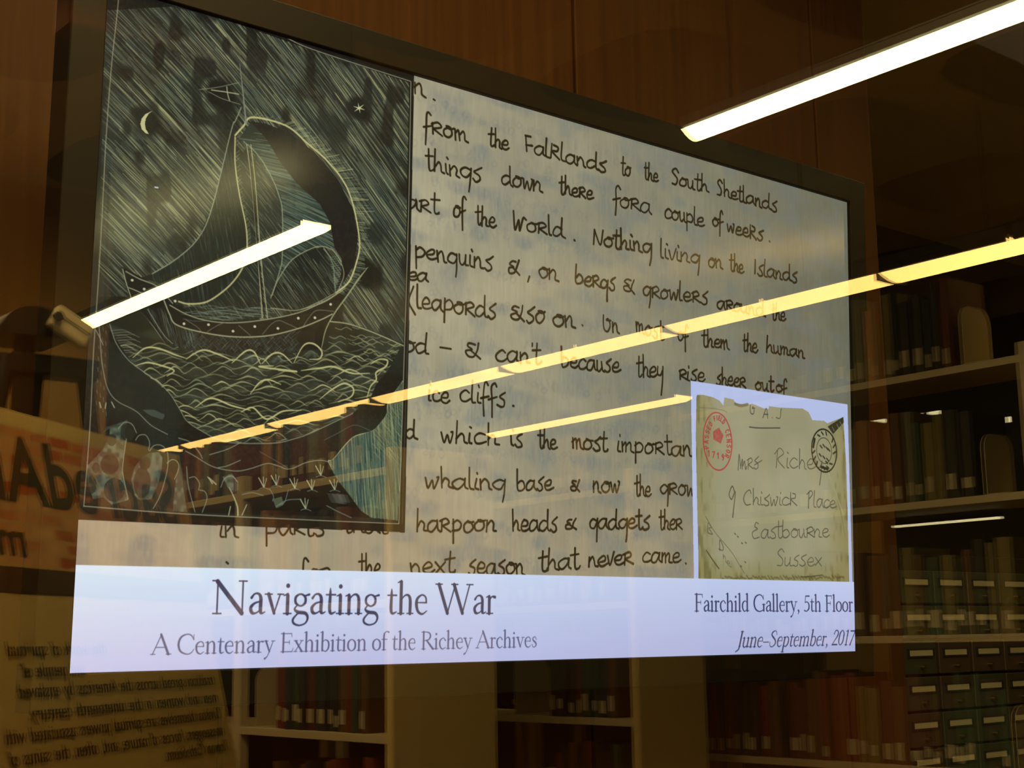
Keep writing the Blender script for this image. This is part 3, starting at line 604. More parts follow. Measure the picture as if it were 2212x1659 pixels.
# book face lettering: cap height = 1; every point carries the pen width
T_, t_ = .12, .05
def ser(x, y, a=.11, b=.11): return 'l %g,%g,.04 %g,%g,.04' % (x - a, y, x + b, y)
def stem(x, top, bot=0.02): return ['l %g,%g,.115 %g,%g,.115' % (x, bot, x, top)]
def flag(x, top): return ['l %g,%g,.03 %g,%g,.07' % (x - .11, top - .05, x, top)]
ARCH = 's %g,.46,.04 %g,.6,.05 %g,.6,.08 %g,.45,.11 %g,.02,.11'
def arch(x): return [ARCH % (x, x + .13, x + .24, x + .3, x + .3)]
GL = {
 'N': (.98, ['l .14,.02,.05 .14,.97,.05', 'l .13,.96,.13 .82,.03,.13', 'l .83,0,.05 .83,.98,.05', ser(.14, .02), ser(.07, .98, .07, .08), ser(.83, .98)]),
 'A': (.84, ['l .06,.02,.05 .42,.98,.05', 'l .41,1.0,.12 .76,.02,.13', 'l .19,.36,.045 .62,.36,.045', ser(.07, .02, .09), ser(.77, .02)]),
 'W': (1.26, ['l .1,.97,.12 .4,.03,.12', 'l .4,.03,.05 .66,.97,.05', 'l .62,.97,.12 .92,.03,.12', 'l .92,.03,.05 1.16,.97,.05', ser(.1, .98), ser(.64, .98), ser(1.17, .98)]),
 'C': (.84, ['s .78,.74,.045 .66,.94,.06 .46,1,.06 .2,.85,.1 .1,.5,.12 .2,.15,.1 .48,0,.06 .68,.06,.05 .8,.24,.04', 'l .78,.72,.04 .78,.98,.03']),
 'G': (.92, ['s .78,.74,.045 .66,.94,.06 .46,1,.06 .2,.85,.1 .1,.5,.12 .2,.15,.1 .48,0,.06 .8,.1,.05', 'l .8,.05,.115 .8,.42,.115', 'l .78,.72,.04 .78,.98,.03', ser(.8, .42)]),
 'E': (.70, stem(.18, 1, 0) + ['l .06,.98,.045 .58,.98,.045', 'l .58,.98,.04 .6,.8,.03', 'l .18,.52,.045 .48,.52,.045', 'l .48,.42,.035 .48,.62,.035', 'l .06,.02,.045 .62,.02,.05', 'l .62,.02,.04 .67,.2,.03']),
 'F': (.62, stem(.18, 1, 0) + ['l .06,.98,.045 .56,.98,.045', 'l .56,.98,.04 .58,.8,.03', 'l .18,.52,.045 .46,.52,.045', 'l .46,.42,.035 .46,.62,.035', ser(.18, .02, .12, .14)]),
 'R': (.78, stem(.18, 1, 0) + ['s .06,.98,.045 .3,.985,.05 .5,.93,.08 .57,.75,.11 .48,.56,.08 .3,.5,.05 .18,.5,.045', 'l .36,.5,.1 .72,.02,.13', ser(.18, .02, .12), ser(.76, .02, .08, .1)]),
 'S': (.6, ['s .5,.76,.045 .44,.94,.05 .3,1,.055 .14,.9,.08 .12,.74,.1 .3,.56,.12 .46,.4,.11 .5,.2,.09 .36,.03,.055 .22,0,.055 .1,.1,.05 .07,.28,.045']),
 'J': (.38, ['l .24,.98,.12 .24,.08,.12', 's .24,.1,.12 .2,-.12,.08 .02,-.26,.06', ser(.24, .98)]),
 'a': (.48, ['s .1,.49,.08 .18,.6,.05 .29,.61,.07 .36,.48,.11 .36,.1,.11 .41,.03,.06 .49,.07,.03', 's .36,.38,.045 .2,.33,.06 .09,.2,.1 .12,.05,.1 .22,.03,.05 .36,.12,.04']),
 'b': (.53, stem(.12, 1.03, .05) + flag(.12, 1.06) + ['s .12,.5,.04 .27,.62,.05 .43,.5,.1 .44,.2,.1 .3,0,.06 .12,.08,.05']),
 'c': (.44, ['s .4,.49,.08 .32,.61,.05 .24,.62,.05 .1,.5,.09 .07,.3,.11 .13,.08,.09 .26,0,.06 .42,.1,.03']),
 'd': (.55, ['s .38,.55,.04 .24,.62,.05 .09,.48,.1 .08,.2,.1 .2,.01,.06 .38,.1,.04'] + stem(.41, 1.03, .03) + flag(.41, 1.06) + ['l .41,.03,.05 .53,.05,.04']),
 'e': (.46, ['l .08,.37,.035 .4,.37,.045', 's .4,.38,.06 .37,.55,.06 .25,.62,.05 .1,.5,.09 .07,.3,.11 .13,.08,.09 .27,0,.06 .42,.1,.03']),
 'f': (.32, ['s .14,.02,.115 .14,.8,.11 .2,.98,.06 .3,1.04,.05 .4,1.0,.09', 'l .02,.6,.045 .3,.6,.05', ser(.14, .02, .1, .12)]),
 'g': (.49, ['s .24,.61,.05 .1,.52,.08 .1,.34,.08 .24,.25,.05 .37,.34,.08 .37,.52,.08 .24,.61,.05', 'l .36,.56,.04 .49,.6,.07', 's .14,.27,.04 .07,.15,.06 .18,.06,.1 .38,.03,.1 .46,-.1,.08 .4,-.27,.05 .22,-.34,.05 .06,-.28,.07 .03,-.16,.07 .12,-.03,.05 .2,.05,.06']),
 'h': (.57, stem(.13, 1.03) + flag(.13, 1.06) + arch(.13) + [ser(.13, .02, .1, .1), ser(.43, .02, .1, .1)]),
 'i': (.27, stem(.13, .56) + flag(.13, .61) + ['l .13,.86,.13 .131,.86,.13', ser(.13, .02)]),
 'l': (.27, stem(.13, 1.03) + flag(.13, 1.06) + [ser(.13, .02)]),
 'm': (.88, stem(.13, .56) + flag(.13, .61) + arch(.13) + arch(.43) + [ser(.13, .02, .1, .09), ser(.43, .02, .09, .09), ser(.73, .02, .09, .1)]),
 'n': (.57, stem(.13, .56) + flag(.13, .61) + arch(.13) + [ser(.13, .02, .1, .1), ser(.43, .02, .1, .1)]),
 'o': (.52, ['s .26,.62,.05 .1,.5,.1 .065,.31,.115 .1,.12,.1 .26,0,.05 .42,.12,.1 .455,.31,.115 .42,.5,.1 .26,.62,.05']),
 'p': (.54, stem(.13, .56, -.33) + flag(.13, .61) + ['s .13,.5,.04 .28,.62,.05 .44,.5,.1 .45,.2,.1 .3,0,.06 .13,.08,.05', ser(.13, -.34)]),
 'r': (.38, stem(.13, .56) + flag(.13, .61) + ['s .13,.44,.04 .22,.58,.05 .33,.57,.1', ser(.13, .02, .1, .13)]),
 's': (.39, ['s .32,.46,.045 .28,.59,.05 .19,.62,.05 .1,.53,.07 .13,.41,.09 .26,.29,.11 .32,.15,.09 .23,.01,.05 .12,.02,.05 .05,.17,.045']),
 't': (.33, ['s .15,.8,.03 .15,.62,.09 .14,.16,.11 .19,.02,.08 .32,.07,.03', 'l .03,.6,.045 .31,.6,.05']),
 'u': (.57, ['s .12,.58,.11 .12,.16,.11 .2,.02,.08 .32,.04,.05 .42,.14,.04', 'l .43,.03,.11 .43,.58,.11', 'l .43,.03,.05 .56,.05,.04'] + flag(.12, .61) + flag(.43, .61)),
 'v': (.52, ['l .1,.6,.11 .27,.03,.09', 'l .27,.03,.045 .43,.6,.045', ser(.1, .6, .1, .1), ser(.44, .6, .08, .09)]),
 'x': (.5, ['l .1,.58,.11 .41,.03,.11', 'l .4,.58,.045 .08,.03,.045', ser(.1, .6, .09, .09), ser(.4, .6, .08, .08), ser(.08, .02, .07, .09), ser(.42, .02, .1, .08)]),
 'y': (.52, ['l .1,.6,.11 .28,.05,.09', 's .45,.6,.045 .28,.05,.05 .17,-.22,.05 .06,-.32,.1', ser(.1, .6, .1, .1), ser(.45, .6, .08, .09)]),
 '0': (.5, ['s .25,.98,.05 .09,.8,.1 .065,.5,.115 .09,.2,.1 .25,.02,.05 .41,.2,.1 .435,.5,.115 .41,.8,.1 .25,.98,.05']),
 '1': (.42, ['l .24,0,.1 .24,.97,.1', 'l .1,.9,.04 .24,.97,.06', ser(.24, .02)]),
 '2': (.5, ['s .08,.74,.07 .14,.94,.06 .28,.98,.07 .41,.84,.1 .38,.6,.09 .2,.3,.06 .05,.04,.05', 'l .05,.05,.09 .46,.05,.09']),
 '5': (.5, ['l .16,.95,.06 .44,.95,.08', 'l .16,.95,.05 .12,.56,.05', 's .12,.56,.05 .3,.58,.06 .42,.4,.1 .39,.16,.1 .22,.02,.05 .06,.06,.08']),
 '7': (.46, ['l .06,.93,.09 .44,.93,.09', 'l .44,.93,.05 .18,0,.1']),
 ',': (.26, ['s .11,.06,.12 .15,0,.08 .08,-.16,.03']), '-': (.48, ['l .03,.3,.055 .45,.3,.055']), ' ': (.26, []),
}
def typeset(txt, p0, p1, cap, col, slant=0.0, bold=1.0):
    """baseline from p0 to p1 (survey points); cap height in slide pixels"""
    a, b = rect([p0, p1]); y = (a[1] + b[1]) / 2
    tot = sum(GL[c][0] for c in txt); kx = (b[0] - a[0]) / tot; at = a[0]
    for c in txt:
        adv, sts = GL[c]
        for s_ in sts:
            kind, body = s_[0], s_[2:]
            q = np.array([[float(v_) for v_ in z.split(',')] for z in body.split()])
            if kind == 's': q = smooth(q, 7)
            pts = np.c_[at + (q[:, 0] + slant * q[:, 1]) * kx, y - q[:, 1] * cap]
            stroke(pts, np.maximum(q[:, 2] * min(kx, cap) * 1.0 * bold, 1.1), col, .93, .8)
        at += adv * kx
def caph(xb, yb, px):
    a = rect([(xb, yb), (xb, yb - px)]); return abs(a[0][1] - a[1][1])
typeset('Navigating the War', (456, 1327), (1071, 1325.5), caph(700, 1326, 70), (56, 58, 84), bold=1.05)
typeset('A Centenary Exhibition of the Richey Archives', (325, 1416), (1160, 1396), caph(700, 1406, 40), (92, 92, 124))
typeset('Fairchild Gallery, 5th Floor', (1499, 1319), (1843, 1322), caph(1650, 1320, 36), (52, 56, 92), bold=1.1)
typeset('June-September, 2017', (1590, 1398), (1843, 1393.5), caph(1700, 1396, 34), (54, 58, 92), slant=.26, bold=1.05)

S = np.clip(S, 0, 1)
img = bpy.data.images.new('slide', SW, SH, alpha=False)
buf = np.ones((SH, SW, 4), np.float32); buf[..., :3] = S[::-1]
img.pixels.foreach_set(buf.ravel()); img.update(); img.pack()
# ------------------------------------------------------------------ materials
YG = 1.2                                                            # plane of the window glass; the reading room is at y < YG
def V(D): return 2 * YG - D                                         # depth of a mirrored thing -> its real y in the reading room

def glass_mat():
    m, N, L = new_mat('window glass')
    geo = N.new('ShaderNodeNewGeometry')
    dot = N.new('ShaderNodeVectorMath'); dot.operation = 'DOT_PRODUCT'
    L.new(geo.outputs['Normal'], dot.inputs[0]); L.new(geo.outputs['Incoming'], dot.inputs[1])
    ab = N.new('ShaderNodeMath'); ab.operation = 'ABSOLUTE'; L.new(dot.outputs['Value'], ab.inputs[0])
    om = N.new('ShaderNodeMath'); om.operation = 'SUBTRACT'; om.inputs[0].default_value = 1.0; L.new(ab.outputs[0], om.inputs[1])
    pw = N.new('ShaderNodeMath'); pw.operation = 'POWER'; L.new(om.outputs[0], pw.inputs[0]); pw.inputs[1].default_value = 5.0
    ml = N.new('ShaderNodeMath'); ml.operation = 'MULTIPLY_ADD'; L.new(pw.outputs[0], ml.inputs[0]); ml.inputs[1].default_value = 0.95; ml.inputs[2].default_value = 0.042
    tr = N.new('ShaderNodeBsdfTransparent'); tr.inputs[0].default_value = (0.985, 0.99, 0.985, 1)
    gl = N.new('ShaderNodeBsdfGlossy'); gl.inputs['Roughness'].default_value = 0.0; gl.inputs['Color'].default_value = (1, 1, 1, 1)
    mx = N.new('ShaderNodeMixShader')
    L.new(ml.outputs[0], mx.inputs[0]); L.new(tr.outputs[0], mx.inputs[1]); L.new(gl.outputs[0], mx.inputs[2])
    L.new(mx.outputs[0], N['Material Output'].inputs[0])
    return m

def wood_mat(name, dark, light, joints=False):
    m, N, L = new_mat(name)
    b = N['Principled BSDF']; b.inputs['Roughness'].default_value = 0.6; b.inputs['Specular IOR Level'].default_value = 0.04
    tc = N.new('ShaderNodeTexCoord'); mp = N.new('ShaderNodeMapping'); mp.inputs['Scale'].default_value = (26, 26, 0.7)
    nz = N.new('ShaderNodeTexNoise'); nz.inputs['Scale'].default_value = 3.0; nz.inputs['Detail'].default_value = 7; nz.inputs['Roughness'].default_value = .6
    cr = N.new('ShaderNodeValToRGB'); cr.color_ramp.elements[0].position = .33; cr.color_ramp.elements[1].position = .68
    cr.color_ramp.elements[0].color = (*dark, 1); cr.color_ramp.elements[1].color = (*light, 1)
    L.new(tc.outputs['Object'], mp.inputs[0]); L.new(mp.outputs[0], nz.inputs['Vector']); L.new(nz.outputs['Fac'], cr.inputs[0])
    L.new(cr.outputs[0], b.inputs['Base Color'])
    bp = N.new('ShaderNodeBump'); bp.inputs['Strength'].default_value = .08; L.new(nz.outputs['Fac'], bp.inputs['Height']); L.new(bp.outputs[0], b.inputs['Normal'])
    return m

def screen_mat():
    m, N, L = new_mat('lit slide')
    b = N['Principled BSDF']
    tx = N.new('ShaderNodeTexImage'); tx.image = img; tx.interpolation = 'Cubic'; tx.extension = 'EXTEND'
    uv = N.new('ShaderNodeUVMap'); uv.uv_map = 'UVMap'
    L.new(uv.outputs[0], tx.inputs[0])
    b.inputs['Base Color'].default_value = (0.0008, 0.0008, 0.0008, 1)
    b.inputs['Roughness'].default_value = SCREEN_ROUGH
    b.inputs['Specular IOR Level'].default_value = SCREEN_SPEC
    L.new(tx.outputs[0], b.inputs['Emission Color']); b.inputs['Emission Strength'].default_value = SCREEN_E
    return m

M_glass = glass_mat()
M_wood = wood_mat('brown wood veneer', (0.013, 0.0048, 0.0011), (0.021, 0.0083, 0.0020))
M_redwood = wood_mat('reddish timber', (0.16, 0.042, 0.012), (0.24, 0.065, 0.018))
M_tv = plain('matt black plastic', (0.0016, 0.0014, 0.001), 0.5, spec=.06)
M_tvback = plain('dark metal back', (0.003, 0.003, 0.003), 0.5, spec=.05)
M_screen = screen_mat()
M_steel = plain('dark steel', (0.03, 0.03, 0.03), 0.4, 0.8)
M_cream = plain('cream shelving paint', (0.50, 0.42, 0.27), 0.5, noise=.06, scale=3)
M_panel = plain('tan end panel laminate', (0.62, 0.46, 0.20), 0.55, noise=.07, scale=14)
M_label = plain('pale paper label', (0.42, 0.36, 0.24), 0.7, noise=.1, scale=40)
M_cat = wood_mat('almost black stained wood', (0.004, 0.0035, 0.0025), (0.007, 0.006, 0.004))
M_dr1 = plain('dark green drawer front', (0.009, 0.011, 0.007), 0.5, noise=.2, scale=9)
M_dr2 = plain('dark brown drawer front', (0.013, 0.008, 0.005), 0.5, noise=.2, scale=9)
M_plate = plain('greyish card in a label frame', (0.13, 0.125, 0.085), 0.6, noise=.1, scale=30)
M_brass = plain('worn brass', (0.30, 0.22, 0.10), 0.3, 1.0)
M_floor = plain('worn tan carpet', (0.22, 0.18, 0.11), 0.95, noise=.3, scale=60)
M_ceil = plain('painted waffle concrete', (0.36, 0.29, 0.19), 0.8, noise=.08, scale=5)
M_coffer_shade = plain('painted coffer shade', (0.02, 0.017, 0.011), 0.9, noise=.2, scale=30)  # shade inside the coffers, put into the colour of their sunken faces
M_wall = plain('warm grey wall paint', (0.05, 0.042, 0.024), 0.8, noise=.05, scale=3)
M_inner = plain('dark painted inner wall', (0.03, 0.026, 0.018), 0.8, noise=.05, scale=3)
M_lens = glow('lit golden diffuser', (1.0, 0.60, 0.155), LENS_E)
M_tube = glow('bare fluorescent tubes', (1.0, 0.87, 0.38), TUBE_E)
M_strip = glow('small lit strip', (1.0, 0.85, 0.42), 5.0)
M_fix = plain('bronze enamel lamp body', (0.014, 0.011, 0.007), 0.4)
M_black = plain('black painted metal', (0.012, 0.010, 0.007), 0.4, .3)
M_beige = plain('beige plastic panel', (0.60, 0.50, 0.30), 0.45, noise=.05, scale=20)
M_print = plain('tan printed board', (0.53, 0.385, 0.135), 0.55, noise=.04, scale=6)
M_ink = plain('black ink', (0.035, 0.026, 0.010), 0.6)
M_band = plain('dark brown printed band', (0.035, 0.015, 0.006), 0.4, noise=.3, scale=9)
M_bricks = None
def brick_mat():
    m, N, L = new_mat('printed photograph of a brick wall')
    b = N['Principled BSDF']; b.inputs['Roughness'].default_value = 0.35
    tc = N.new('ShaderNodeTexCoord'); mp = N.new('ShaderNodeMapping')
    nzw = N.new('ShaderNodeTexNoise'); nzw.inputs['Scale'].default_value = 30
    br = N.new('ShaderNodeTexBrick'); br.inputs['Scale'].default_value = 1.0
    br.inputs['Brick Width'].default_value = .072; br.inputs['Row Height'].default_value = .025; br.inputs['Mortar Size'].default_value = .004
    br.inputs['Color1'].default_value = (0.36, 0.07, 0.012, 1); br.inputs['Color2'].default_value = (0.62, 0.36, 0.14, 1)
    br.inputs['Mortar'].default_value = (0.46, 0.27, 0.10, 1); br.inputs['Bias'].default_value = -.1; br.inputs['Mortar Smooth'].default_value = .3
    va = N.new('ShaderNodeVectorMath'); va.operation = 'SCALE'; va.inputs['Scale'].default_value = .012
    ad = N.new('ShaderNodeVectorMath'); ad.operation = 'ADD'
    L.new(tc.outputs['Object'], nzw.inputs['Vector']); L.new(nzw.outputs['Color'], va.inputs[0])
    L.new(tc.outputs['Object'], ad.inputs[0]); L.new(va.outputs[0], ad.inputs[1]); L.new(ad.outputs[0], br.inputs['Vector'])
    L.new(br.outputs['Color'], b.inputs['Base Color'])
    return m
M_bricks = brick_mat()

# ------------------------------------------------------------------ the setting
def struct(o): o['kind'] = 'structure'; return o
struct(MB().box(-2.6, 7.6, -8.2, 4.2, -.12, 0).build('floor', M_floor))
struct(MB().box(-2.6, 7.6, -8.2, -8.1, 0, 3.7).build('wall_far', M_wall))
struct(MB().box(-2.7, -2.6, -8.2, 4.2, 0, 3.7).build('wall_side', M_wall))
struct(MB().box(7.6, 7.7, -8.2, 4.2, 0, 3.7).build('wall_opposite', M_wall))
struct(MB().box(0.3, 2.27, V(5.4), V(5.0), 0, 3.62).build('wall_pier', plain('brown oak cladding', (0.50, 0.28, 0.095), .6, noise=.1, scale=4, stretch=(12, 12, .6), spec=.1)))
struct(MB().box(-2.6, 7.6, 4.1, 4.2, 0, 3.7).build('wall_back', M_inner))
# waffle ceiling: slab with sunken round-cornered coffers
struct(MB().box(-2.6, 7.6, -8.2, 4.2, 3.62, 3.7).build('ceiling', M_ceil))
def coffer_grid():
    bm = bmesh.new(); P = .86; rib = .20; u0, d0 = 4.38, 3.32; rc = .20
    x = u0 - 8 * P
    cells = []
    for i in range(12):
        for j in range(12):
            cx_ = u0 + P / 2 + (i - 8) * P; cy_ = V(d0) + P / 2 + (j - 8) * P
            if cx_ - P / 2 < -2.6 or cx_ + P / 2 > 7.6 or cy_ - P / 2 < -8.2 or cy_ + P / 2 > YG + .0: continue
            h = P / 2; q = h - rib / 2; ring = []; outer = []
            for k_ in range(4):
                sx, sy = ((1, 1), (-1, 1), (-1, -1), (1, -1))[k_]
                for a in range(4):
                    an = math.radians(90 * k_ + 30 * a)
                    ring.append((cx_ + sx * (q - rc) + rc * math.cos(an), cy_ + sy * (q - rc) + rc * math.sin(an)))
                    t_ = [(1, 0), (1, 1), (1, 1), (0, 1)][a]
                    dx, dy = ((t_[0] * 1, t_[1]), (-t_[1], t_[0]), (-t_[0], -t_[1]), (t_[1], -t_[0]))[k_]
                    ox = cx_ + (h * sx if abs(dx) else ring[-1][0] - cx_); oy = cy_ + (h * sy if abs(dy) else ring[-1][1] - cy_)
                    outer.append((ox, oy))
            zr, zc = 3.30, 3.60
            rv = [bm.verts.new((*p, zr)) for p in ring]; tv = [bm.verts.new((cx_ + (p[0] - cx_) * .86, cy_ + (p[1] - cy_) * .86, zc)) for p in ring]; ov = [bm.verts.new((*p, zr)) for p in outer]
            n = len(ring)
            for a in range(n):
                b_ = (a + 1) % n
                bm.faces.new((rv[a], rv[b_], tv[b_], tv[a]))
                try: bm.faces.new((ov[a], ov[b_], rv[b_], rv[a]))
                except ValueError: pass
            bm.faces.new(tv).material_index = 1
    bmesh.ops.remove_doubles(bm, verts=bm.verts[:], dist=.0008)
    me = bpy.data.meshes.new('ceiling_ribs'); bm.to_mesh(me); bm.free(); me.materials.append(M_ceil); me.materials.append(M_coffer_shade)
    o = bpy.data.objects.new('ceiling_ribs', me); COL.objects.link(o); return o
rb = struct(coffer_grid())
# window: one large pane in a slim dark frame
w = empty('window_1', (2.6, YG, 0)); w['kind'] = 'structure'
MB().box(-2.0, 7.4, YG, YG + .006, .1, 3.55).build('pane', M_glass, w)
fr = MB()
fr.box(-2.08, -2.0, YG - .04, YG + .04, 0, 3.6).box(7.4, 7.48, YG - .04, YG + .04, 0, 3.6).box(-2.0, 7.4, YG - .04, YG + .04, 0, .1).box(-2.0, 7.4, YG - .04, YG + .04, 3.55, 3.62)
fr.build('window_frame', M_steel, w)
# wood panelled partition behind the display, in separate veneer panels with open joints
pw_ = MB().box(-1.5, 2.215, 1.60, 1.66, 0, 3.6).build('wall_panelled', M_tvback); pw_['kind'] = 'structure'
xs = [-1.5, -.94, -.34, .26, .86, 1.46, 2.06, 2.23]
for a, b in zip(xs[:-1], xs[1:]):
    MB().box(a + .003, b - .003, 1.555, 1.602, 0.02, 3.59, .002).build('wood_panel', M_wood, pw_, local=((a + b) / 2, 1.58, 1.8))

# ------------------------------------------------------------------ the display
TW, TH = 1.218, 0.685
tv = empty('display', (1.1861, 1.322, 1.9236))
tag(tv, 'large flat display on a wall bracket behind the glass, showing an exhibition slide', 'display')
TILT = Matrix.Rotation(0.0508, 4, 'X')                              # its top leans towards the room
def tvp(o):
    o.data.transform(TILT); o.parent = tv; o.location = (0, 0, 0); return o
sc = MB(); bmv = sc.bm
vs = [bmv.verts.new(p) for p in ((-TW / 2, 0, -TH / 2), (TW / 2, 0, -TH / 2), (TW / 2, 0, TH / 2), (-TW / 2, 0, TH / 2))]
f_ = bmv.faces.new(vs); uvl = bmv.loops.layers.uv.new('UVMap')
for l_, uv_ in zip(f_.loops, ((0, 0), (1, 0), (1, 1), (0, 1))): l_[uvl].uv = uv_
me = bpy.data.meshes.new('screen'); bmv.to_mesh(me); bmv.free(); me.materials.append(M_screen)
so = bpy.data.objects.new('screen', me); COL.objects.link(so); tvp(so)
so['label'] = 'lit slide with woodcut ship, handwritten letter, stamped envelope and caption Navigating the War'
B = .037
bz = MB()
for x0, x1, z0, z1 in ((-TW / 2 - B, -TW / 2, -TH / 2 - B, TH / 2 + B), (TW / 2, TW / 2 + B, -TH / 2 - B, TH / 2 + B), (-TW / 2, TW / 2, TH / 2, TH / 2 + B), (-TW / 2, TW / 2, -TH / 2 - B, -TH / 2)):
    bz.box(x0, x1, -.007, .03, z0, z1, .0015)
tvp(bz.build('bezel', M_tv))
tvp(MB().box(-TW / 2 - .03, TW / 2 + .03, .0015, .055, -TH / 2 - .03, TH / 2 + .03, .006).build('housing', M_tvback))
tvp(MB().box(-.34, .34, .055, .085, -.2, .2, .01).build('rear_cover', M_tvback))
br_ = MB().box(-.22, .22, .205, .232, -.12, .12)
br_.box(-.2, -.16, .085, .21, -.22, .22).box(.16, .2, .085, .21, -.22, .22)
o = br_.build('wall_bracket', M_steel); o.parent = tv; o.location = (0, 0, 0)

# ------------------------------------------------------------------ card catalogue behind the glass, beside the partition
cat = empty('card_catalogue', (3.02, 2.0, 0))
tag(cat, 'dark card catalogue cabinet with rows of small labelled drawers, past the wood partition', 'cabinet')
cx0, cx1 = 2.67, 3.78; ztop = 1.795
MB().box(cx0, cx1, 2.012, 2.50, 0.0, ztop, .004).build('carcass', M_cat, cat, local=(3.02, 2.25, 0))
dz, du = .0815, .1405
dm = None
def drawer_meshes():
    a = MB().box(-du / 2 + .006, du / 2 - .006, -.010, .014, -dz / 2 + .003, dz / 2 - .003, .002)
    b = MB().box(-.047, .047, -.013, -.0095, .004, .018, .0006)
    c = MB().box(-.051, .051, -.015, -.0098, .001, .004, .0005).box(-.051, .051, -.015, -.0098, .018, .021, .0005).box(-.051, -.047, -.015, -.0098, .001, .021).box(.047, .051, -.015, -.0098, .001, .021)
    d = MB().tube((0, -.010, -.02), (0, -.024, -.02), .004, .0055, 10)
    return a, b, c, d
a, b, c, d = drawer_meshes()
proto = a.build('drawer', M_dr1); pb = b.build('label_card', M_plate); pc_ = c.build('label_frame', M_steel); pd = d.build('knob', M_brass)
me2 = proto.data.copy(); me2.materials.clear(); me2.materials.append(M_dr2)
for q in (pb, pc_, pd): q.parent = proto
first = True
row = 0; z = ztop - .0785
rr = random.Random(5)
while z > .12:
    for i in range(int((cx1 - cx0) / du)):
        x = cx0 + .030 + du / 2 + i * du
        if x + du / 2 > cx1 - .01: continue
        if first: dd = proto; kids = [pb, pc_, pd]; first = False
        else:
            dd = proto.copy(); COL.objects.link(dd)
            for q in (pb, pc_, pd):
                k_ = q.copy(); COL.objects.link(k_); k_.parent = dd
        dd.data = me2 if rr.random() < .5 else proto.data
        dd.parent = cat; dd.location = (x - 3.02, 0, z)
    z -= dz; row += 1

# ------------------------------------------------------------------ the reading room, seen mirrored in the glass
def lamp_row(name, label, u0, u1, D0, D1, z, n, body=.05, mat=None, group=None, gap=.02, cross=True):
    """ceiling-hung fluorescent fixtures end to end along D; lit face down"""
    mat = mat or M_lens
    L_ = (D1 - D0) / n
    for i in range(n):
        a, b = D0 + i * L_ + gap / 2, D0 + (i + 1) * L_ - gap / 2
        ya, yb = V(b), V(a)
        t = empty(name, ((u0 + u1) / 2, (ya + yb) / 2, z))
        tag(t, label(i), 'lamp', group)
        loc = world_loc(t)
        bd = MB().box(u0 - .012, u1 + .012, ya, yb, z + .012, z + body, .004)
        bd.box(u0 - .012, u0, ya, yb, z - .002, z + .014).box(u1, u1 + .012, ya, yb, z - .002, z + .014)
        bd.build('housing', M_fix, t, local=loc)
        # the lens is a shallow trough: two facets and a curved end
        ln = MB(); nseg = 6; pts = []
        for k_ in range(nseg + 1):
            s_ = k_ / nseg; pts.append((u0 + (u1 - u0) * s_, z - .022 * math.sin(math.pi * s_)))
        pts += [(u1, z + .012), (u0, z + .012)]
        ln.prism(pts, 'y', ya + .002, yb - .002)
        ln.build('diffuser', mat, t, local=loc)
        if cross:
            m_ = (ya + yb) / 2
            MB().box(u0 - .004, u1 + .004, m_ - .006, m_ + .006, z - .026, z + .004).build('divider', M_steel, t, local=loc)
        rods = MB()
        for yy in (ya + .12, yb - .12): rods.tube(((u0 + u1) / 2, yy, z + body), ((u0 + u1) / 2, yy, 3.31), .004, n=6)
        rods.build('hanger', M_steel, t, local=loc)
W_ = ['nearest', 'second', 'third', 'fourth', 'fifth', 'sixth', 'seventh', 'eighth', 'ninth', 'tenth', 'eleventh', 'twelfth', 'thirteenth', 'fourteenth', 'fifteenth', 'sixteenth', 'seventeenth', 'eighteenth', 'nineteenth', 'twentieth',
      'twenty-first', 'twenty-second', 'twenty-third', 'twenty-fourth', 'twenty-fifth', 'twenty-sixth', 'twenty-seventh', 'twenty-eighth', 'twenty-ninth', 'thirtieth']
lamp_row('fluorescent_lamp', lambda i: 'brilliant white strip lamp mirrored above the right end of the display', 2.328, 2.413, 1.215, 2.125, 2.75, 1, mat=M_tube, cross=False, gap=.0, body=.024)
lamp_row('fluorescent_lamp', lambda i: 'brilliant white strip lamp mirrored across the woodcut ship', 2.043, 2.136, 3.283, 4.76, 2.75, 1, mat=M_tube, cross=False, gap=.0, body=.024)
lamp_row('fluorescent_lamp', lambda i: 'golden strip lamp, %s from the window in the long hanging row' % W_[i], 3.965, 4.14, 1.29, 8.13 + .08, 2.80, 7 - 0, group='golden strip lamps of the long row')
lamp_row('fluorescent_lamp', lambda i: 'short golden strip lamp mirrored over the words most important of the letter', 5.20, 5.32, 4.86, 6.38, 2.80, 1, cross=False)
for k_, (pa, pb_) in enumerate(SMALL_LAMPS):
    (ua, Da, za), (ub, Db, zb) = pa, pb_
    t = empty('strip_lamp', (ua, V((Da + Db) / 2), za)); tag(t, SMALL_LABEL[k_], 'lamp', 'thin far strip lamps')
    MB().box(ua - .012, ua + .012, V(Db), V(Da), za, za + .012).build('lamp_body', M_fix, t, local=world_loc(t))
    MB().box(ua - .009, ua + .009, V(Db), V(Da), za - (.006 if ua < 5 else .03), za).build('tube', M_strip, t, local=world_loc(t))

# reddish timber bulkhead high up
tb = MB().box(1.245, 2.03, V(3.10), V(3.0), 3.02, 3.30, .01).build('timber_bulkhead', M_redwood)
tag(tb, 'reddish timber bulkhead hanging high above the woodcut corner', 'bulkhead')

